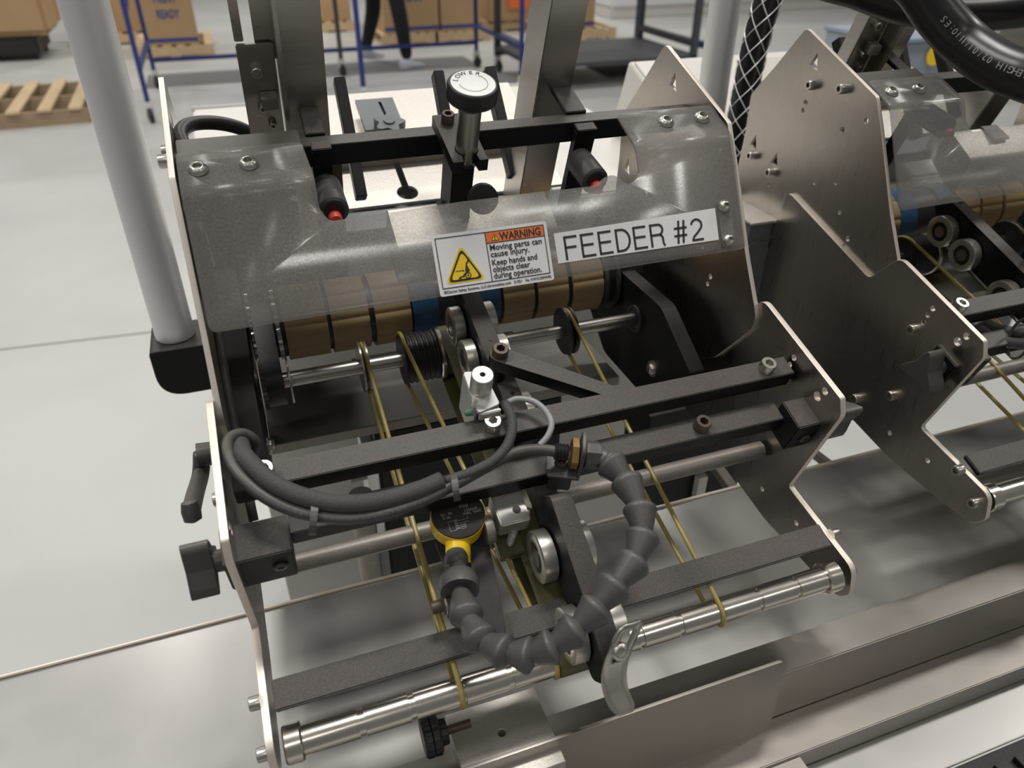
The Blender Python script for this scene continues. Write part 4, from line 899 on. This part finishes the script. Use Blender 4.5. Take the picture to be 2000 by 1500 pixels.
# cream machine base behind the hopper and chute
cab = thing('cream_cabinet', (.28, 1.15, -.34), 'cream painted cabinet top behind the hopper of the nearer feeder', 'cabinet')
a = P(377, 214, 'z', -.34); b = P(1060, 164, 'z', -.34)
wbox('cabinet_top', a.x, b.x, .90, a.y, -.365, -.34, 'cream', cab, .003); wbox('cabinet_body', a.x + .01, b.x - .01, .93, a.y - .01, FLOOR, -.3655, 'cream', cab, .003)
wbox('edge_trim', a.x - .003, b.x + .003, a.y, a.y + .004, -.345, -.336, 'pole', cab)
q = toF(P(1228, 120, 's', .84))
chu = thing('cream_chute', F(q.x, .8, q.z), 'cream sloping chute behind the right side plate of the nearer feeder', 'chute')
fbox('chute_body', q.x, q.x + .50, .50, .84, q.z - .12, q.z, 'cream', chu, .002)
fbox('chute_rim', q.x + .006, q.x + .494, .506, .834, q.z + .0002, q.z + .003, 'cream', chu, .001)
# tote and post behind the farther feeder
bn = thing('parts_bin', P(1790, 100, 'y', 1.9), 'blue-grey plastic tote with an orange spot behind the farther hopper', 'bin')
a, b, c_ = P(1748, 78, 'y', 1.9), P(1850, 98, 'y', 1.9), P(1800, 135, 'y', 1.9)
wbox('bin_body', a.x, a.x + .24, 1.9, 2.2, c_.z - .08, a.z - .01, 'bin', bn, .004); wbox('bin_rim', a.x - .008, a.x + .248, 1.892, 2.208, a.z - .012, a.z, 'bin', bn, .003)
lathe('orange_spot', [(0, .03), (.002, .03)], P(1825, 108, 'y', 1.895), (0, -1, 0), 'yprint', bn, 24)
wt = thing('work_table', (a.x + .2, 2.1, c_.z - .08), 'table behind the farther feeder carrying the blue-grey tote', 'table')
wbox('table_slab', a.x - .4, a.x + 1.0, 1.85, 2.5, c_.z - .12, c_.z - .0805, 'cream', wt)
for x in (a.x - .35, a.x + .95):
    for y in (1.9, 2.45): wbox('table_leg', x - .02, x + .02, y - .02, y + .02, FLOOR, c_.z - .1205, 'greypaint', wt)
# ================================================================== warehouse background
def yfloor(px, py): return P(px, py, 'z', FLOOR).y
def pal(name, c, wx, wy, h, label, m='wood', rot=0, n=6, grp=None):
    t = thing(name, (c.x, c.y, FLOOR), label, 'pallet', grp); R_ = Matrix.Rotation(rot, 3, 'Z'); o = Vector((c.x, c.y, FLOOR))
    def pb(nm, x0, x1, y0, y1, z0, z1, mm):
        return hexa(nm, [o + R_ @ Vector(p) for p in ((x0, y0, z0), (x1, y0, z0), (x1, y1, z0), (x0, y1, z0), (x0, y0, z1), (x1, y0, z1), (x1, y1, z1), (x0, y1, z1))], mm, t, 0)
    for k in range(3): y = -wy / 2 + k * (wy - .04) / 2; pb('stringer', -wx / 2, wx / 2, y, y + .04, .02, h - .02, m)
    for k in range(n): x = -wx / 2 + k * (wx - .09) / (n - 1); pb('deck_board', x, x + .09, -wy / 2, wy / 2, h - .02, h, m)
    for k in range(3): x = -wx / 2 + k * (wx - .1) / 2; pb('bottom_board', x, x + .1, -wy / 2, wy / 2, 0, .0199, m)
    return t
def carton(px0, px1, py, y, ztop, depth, label, zb=None, band=True, words=(), grp=None):
    a, b = P(px0, py, 'y', y), P(px1, py, 'y', y); z0 = zb if zb is not None else a.z
    t = thing('carton', ((a.x + b.x) / 2, y, z0), label, 'box', grp)
    wbox('carton_body', a.x, b.x, y, y + depth, z0, ztop, 'card', t, .005)
    if band: wbox('blue_band', a.x - .002, b.x + .002, y - .003, y - .0001, z0 + .03, z0 + .07, 'printblue', t, 0)
    for i, (wd, z_) in enumerate(words):
        text('box_print', wd, .12, (lambda m: (setattr(m, 'translation', Vector(((a.x + b.x) / 2, y - .004, z_))), m)[1])(Matrix.Rotation(PI / 2, 4, 'X')), 'printblue', t, bold=.003, align='CENTER', fit=(b.x - a.x) * .45)
    return t
PH = .13
y1_ = yfloor(345, 113); c = P(345, 113, 'z', FLOOR)
pal('pallet', Vector((c.x, c.y + .5, 0)), .82, 1.0, PH, 'light pine pallet under the tall printed carton left of centre')
carton(290, 388, 80, y1_ + .02, -.60, .55, 'tall printed carton with blue band standing on the light pine pallet', zb=FLOOR + PH, words=(('PRINT', -1.00), ('READY', -1.15)))
c = P(258, 108, 'z', FLOOR); pal('pallet', Vector((c.x - .25, c.y + 1.3, 0)), .9, 1.0, PH, 'pallet mostly hidden behind the blue cart leg on the left')
carton(215, 284, 92, c.y + .85, -.4, .8, 'plain carton behind the left blue cart leg', zb=FLOOR + PH, band=False)
for k in range(6): pass
c = P(805, 92, 'z', FLOOR); yb = c.y + .15
pal('pallet', Vector((P(800, 92, 'y', yb).x, yb + .5, 0)), .66, 1.0, PH, 'pine pallet behind the walking person')
pal('pallet', Vector((P(908, 88, 'y', yb).x, yb + .5, 0)), .66, 1.0, PH, 'pine pallet right of the walking person beside the grey cart')
carton(752, 858, 60, yb + .02, -.75, .8, 'printed carton with blue band directly behind the walking person', zb=FLOOR + PH, words=(('PRINT', -1.08),))
carton(862, 940, 56, yb + .02, -.75, .8, 'printed carton with blue band right of the walking person', zb=FLOOR + PH, words=(('READY', -1.05),))
carton(628, 690, 75, yb + 1.35, -.5, .8, 'plain carton seen between the left steel post and the blue upright', zb=FLOOR + PH, band=False)
c = P(660, 92, 'z', FLOOR); pal('pallet', Vector((c.x, yb + 1.8, 0)), .8, 1.0, PH, 'pallet under the plain carton right of the left steel post')
c = P(1010, 80, 'z', FLOOR); pal('pallet', Vector((c.x + .1, c.y + 1.3, 0)), .9, 1.0, PH, 'pallet left of the right steel post')
carton(955, 1040, 50, c.y + .75, -.9, .7, 'carton left of the right steel post, below an orange sign', zb=FLOOR + PH, band=False)
sgq = P(1012, 5, 'y', c.y + .7); os_ = thing('orange_sign', sgq, 'small orange card above the carton left of the right steel post', 'sign'); wbox('sign_card', sgq.x - .14, sgq.x + .14, sgq.y - .02, sgq.y, sgq.z - .06, sgq.z + .12, 'orange', os_, 0)
c = P(1140, 78, 'z', FLOOR); pal('pallet', Vector((c.x, c.y + .5, 0)), .9, 1.0, PH, 'pallet just right of the right steel post'); carton(1120, 1160, 55, c.y + .05, -1.0, .7, 'small carton stack just right of the right steel post', zb=FLOOR + PH, band=True)
# carton on black truck, far left
c = P(50, 120, 'z', FLOOR); bt = thing('hand_truck', (c.x, c.y + .5, FLOOR), 'low black pallet truck in the top left corner', 'truck')
a, b = P(-60, 118, 'y', c.y), P(84, 118, 'y', c.y); wbox('truck_deck', a.x, b.x, c.y, c.y + .8, FLOOR + .06, FLOOR + .24, 'blackrub', bt, .02)
for x in (a.x + .1, b.x - .08):
    for yy in (c.y + .1, c.y + .7): lathe('truck_wheel', [(0, .05), (.005, .06), (.04, .06), (.045, .05)], Vector((x, yy, FLOOR + .06)), X1, 'blackrub', bt, 20)
ck = thing('crate_carton', (c.x, c.y, FLOOR + .245), 'large plain brown carton with rounded edges on the low black truck', 'box')
a2, b2_ = P(-60, 80, 'y', c.y - .02), P(106, 80, 'y', c.y - .02)
wbox('carton_body', a2.x, b2_.x, c.y - .02, c.y + .9, FLOOR + .245, -.3, 'card', ck, .06)
# loose broken pallet, left
u0, u1, v1 = P(23, 219, 'z', FLOOR + .13), P(65, 159, 'z', FLOOR + .13), P(85, 214, 'z', FLOOR + .13)
wp = thing('broken_pallet', (u0.x, u0.y, FLOOR), 'worn wooden pallet lying alone on the floor at the far left', 'pallet')
du = u1 - u0; dv_ = v1 - u0
for k in (-2, -1, 0, 1, 2):
    o_ = u0 + dv_ * k; w_ = dv_ * .22; dz = Vector((0, 0, -.02)); e_ = du if k < 2 else du * .95
    hexa('deck_board', [o_ - w_ + dz, o_ + w_ + dz, o_ + w_ + e_ + dz, o_ - w_ + e_ + dz, o_ - w_, o_ + w_, o_ + w_ + e_, o_ - w_ + e_], 'wood', wp, 0)
for f_ in (.02, .48, .95):
    o_ = u0 + du * f_; e_ = du.normalized() * .04; z0, z1 = Vector((0, 0, -.13)), Vector((0, 0, -.021)); A_, B_ = o_ - dv_ * 2.3, o_ + dv_ * 2.4
    hexa('stringer', [A_ + z0, B_ + z0, B_ + e_ + z0, A_ + e_ + z0, A_ + z1, B_ + z1, B_ + e_ + z1, A_ + e_ + z1], 'wood2', wp, 0)
sp_ = P(75, 238, 'z', FLOOR); sh = tag(hexa('plastic_scrap', [Vector((sp_.x + a_, sp_.y + b_, FLOOR + c_)) for c_ in (.0005, .003) for a_, b_ in ((-.12, -.08), (.14, -.1), (.2, .12), (-.05, .1))], 'wallm', None, 0), 'scrap of pale plastic sheet under the worn pallet', 'scrap')
# carts
def caster(parent, x, y, r=.055):
    cfk = wbox('caster_fork', x - .03, x + .03, y - .025, y + .025, FLOOR + r * 1.3, FLOOR + r * 2 + .045, 'pole', parent, .004)
    lathe('caster_wheel', [(-.018, r * .8), (-.014, r), (.014, r), (.018, r * .8)], Vector((x, y - .03, FLOOR + r)), (1, .3, 0), 'blackrub', cfk, 24)
def cart(xl, xr, yfr, yr, m, label, shelf=None, zr=.15, tw=.035, ztop=.1, name='rolling_cart'):
    t = thing(name, ((xl + xr) / 2, (yfr + yr) / 2, FLOOR), label, 'cart')
    for x in (xl, xr):
        for y in (yfr, yr):
            wbox('cart_leg', x - tw / 2, x + tw / 2, y - tw / 2, y + tw / 2, FLOOR + .155, ztop, m, t, .003); caster(t, x, y)
    z = FLOOR + zr
    wbox('cart_rail', xl + tw / 2, xr - tw / 2, yr - tw / 2, yr + tw / 2, z, z + tw, m, t, .003)
    for x in (xl, xr): wbox('cart_rail', x - tw / 2, x + tw / 2, yfr + tw / 2, yr - tw / 2, z + .16, z + .16 + tw, m, t, .003); beam('cart_brace', (x, yfr, FLOOR + .78), (x, yr, FLOOR + 1.05), tw * .8, tw * .8, m, t)
    if shelf: wbox('cart_shelf', xl - tw / 2, xr + tw / 2, yfr - tw / 2, yr + tw / 2, z + tw, z + tw + .03, shelf, t, .003)
    wbox('cart_top', xl - tw, xr + tw, yfr - tw, yr + tw, ztop, ztop + .04, m, t, .003)
    return t
fl_, rl_ = P(272, 240, 'z', FLOOR), P(286, 172, 'z', FLOOR); rr_ = P(672, 145, 'z', FLOOR)
ga = P(972, 140, 'z', FLOOR)
ca = cart(fl_.x + .1, min(P(960, 100, 'y', rl_.y).x, ga.x - .12), fl_.y, rl_.y, 'bluepaint', 'long blue steel rolling cart frame in front of the cartons and the walking person', zr=.22)
q = P(700, 190, 'z', FLOOR); wbox('cart_leg', q.x - .02, q.x + .02, fl_.y - .02, fl_.y + .02, FLOOR + .155, .1, 'bluepaint', ca, .003); caster(ca, q.x, fl_.y)
q = P(668, 145, 'z', FLOOR); wbox('cart_leg', q.x - .02, q.x + .02, rl_.y - .02, rl_.y + .02, FLOOR + .155, .1, 'greypaint', ca, .003); caster(ca, q.x, rl_.y)
ga, gb = P(972, 140, 'z', FLOOR), P(1262, 128, 'z', FLOOR)
cart(ga.x, gb.x, ga.y - 1.1, ga.y, 'greypaint', 'dark grey steel shop cart with a black lower shelf, behind the right steel post', shelf='greypaint', zr=.16, tw=.06)
bl_ = thing('blue_beam', P(1300, 70, 'y', 9), 'blue steel beam low in front of the white wall at the right', 'beam')
beam('beam_body', P(1245, 52, 'y', 8.4), P(1375, 88, 'y', 7.2), .06, .06, 'bluepaint', bl_); wb_ = P(1300, 60, 'y', 8.0)
lathe('beam_foot', [(0, .03), (1.2, .03)], Vector((P(1245, 52, 'y', 8.4).x, 8.4, FLOOR)), (0, 0, 1), 'bluepaint', bl_, 12)
# white stacked sheets / partition at right back
wpn = thing('white_crate', P(1340, 40, 'y', 11), 'large white wrapped pallet load in front of the far wall at the right', 'crate')
a, b = P(1190, 70, 'y', 11), P(1640, 60, 'y', 11); wbox('wrapped_load', a.x, b.x + 1, 11, 12, FLOOR + .14, .4, 'wallm', wpn, .03); wbox('load_base', a.x, b.x + 1, 11.02, 11.98, FLOOR, FLOOR + .1395, 'cream', wpn, .01)
# flat grey patches on the floor
for (p0, p1), lab in ((((285, 172), (900, 108)), 'flat grey patch on the floor under the blue carts'), (((1190, 150), (1420, 100)), 'flat grey patch on the floor under the blue beam at the right')):
    a, b = P(*p0, 'z', FLOOR), P(*p1, 'z', FLOOR); fm = tag(wbox('floor_patch', a.x, b.x, a.y, max(a.y + .6, b.y - .4), FLOOR, FLOOR + .008, 'mat', None, 0), lab, 'mat')
# person walking
fR, fL = P(797, 136, 'z', FLOOR), P(716, 112, 'z', FLOOR)
pz_ = thing('person', (fR.x - .15, fR.y, FLOOR), 'person in black trousers and pale shoes walking away behind the hopper', 'person')
hipc = Vector(((fR.x + fL.x) / 2 + .02, (fR.y + fL.y) / 2, FLOOR + .95)); zf = lambda p, h: Vector((p.x, p.y, FLOOR + h))
V = [(hipc, .13), (hipc + Vector((.09, 0, -.06)), .09), (fR * .5 + hipc * .5 + Vector((.05, -.05, 0)), .088), (zf(fR, .09), .062), (hipc + Vector((-.09, 0, -.06)), .09), (Vector((fL.x * .5 + hipc.x * .5, fL.y * .5 + hipc.y * .5 - .03, FLOOR + .50)), .088), (zf(fL, .09), .062),
     (hipc + Vector((0, 0, .22)), .13), (hipc + Vector((0, 0, .45)), .15), (hipc + Vector((0, 0, .56)), .06), (hipc + Vector((0, 0, .66)), .085), (hipc + Vector((0, 0, .76)), .075),
     (hipc + Vector((.2, 0, .47)), .06), (hipc + Vector((.25, -.03, .2)), .042), (hipc + Vector((.23, -.15, -.03)), .033), (hipc + Vector((.23, -.19, -.11)), .03), (hipc + Vector((-.2, 0, .47)), .06), (hipc + Vector((-.25, .03, .2)), .042), (hipc + Vector((-.24, -.08, -.03)), .033), (hipc + Vector((-.24, -.11, -.11)), .03)]
Ed = [(0, 1), (1, 2), (2, 3), (0, 4), (4, 5), (5, 6), (0, 7), (7, 8), (8, 9), (9, 10), (10, 11), (8, 12), (12, 13), (13, 14), (14, 15), (8, 16), (16, 17), (17, 18), (18, 19)]
me = bpy.data.meshes.new('body'); me.from_pydata([v for v, r in V], Ed, []); bo = obj('body', me, 'cloth', pz_)
sk = bo.modifiers.new('skin', 'SKIN'); lay = me.skin_vertices[0].data if me.skin_vertices else None
if lay is None:
    bpy.context.view_layer.objects.active = bo
else:
    for i, (v, r) in enumerate(V): lay[i].radius = (r, r)
    lay[0].use_root = True
bo.modifiers.new('sub', 'SUBSURF').render_levels = 2
for p, a in ((fR, .5), (fL, -.4)):
    dr = Vector((math.cos(a), math.sin(a) * .6, 0)).normalized(); s_ = Vector((-dr.y, dr.x, 0)); up = Vector((0, 0, 1)); rings = []
    for t, wd, h0, h1 in ((-.09, .025, .004, .07), (-.07, .036, 0, .10), (0, .042, 0, .105), (.08, .045, 0, .07), (.16, .044, 0, .05), (.20, .025, .004, .035)):
        b_ = Vector((p.x, p.y, FLOOR)) + dr * t; rings.append([b_ - s_ * wd + up * h0, b_ + s_ * wd + up * h0, b_ + s_ * wd * .8 + up * h1, b_ - s_ * wd * .8 + up * h1])
    obj('shoe', loft(rings), 'shoe', pz_, smooth=True)
lathe('hair', [(-.09, .03), (-.05, .085), (0, .1), (.05, .085), (.085, .03)], hipc + Vector((0, .012, .73)), (0, 0, 1), 'blackrub', pz_, 20)
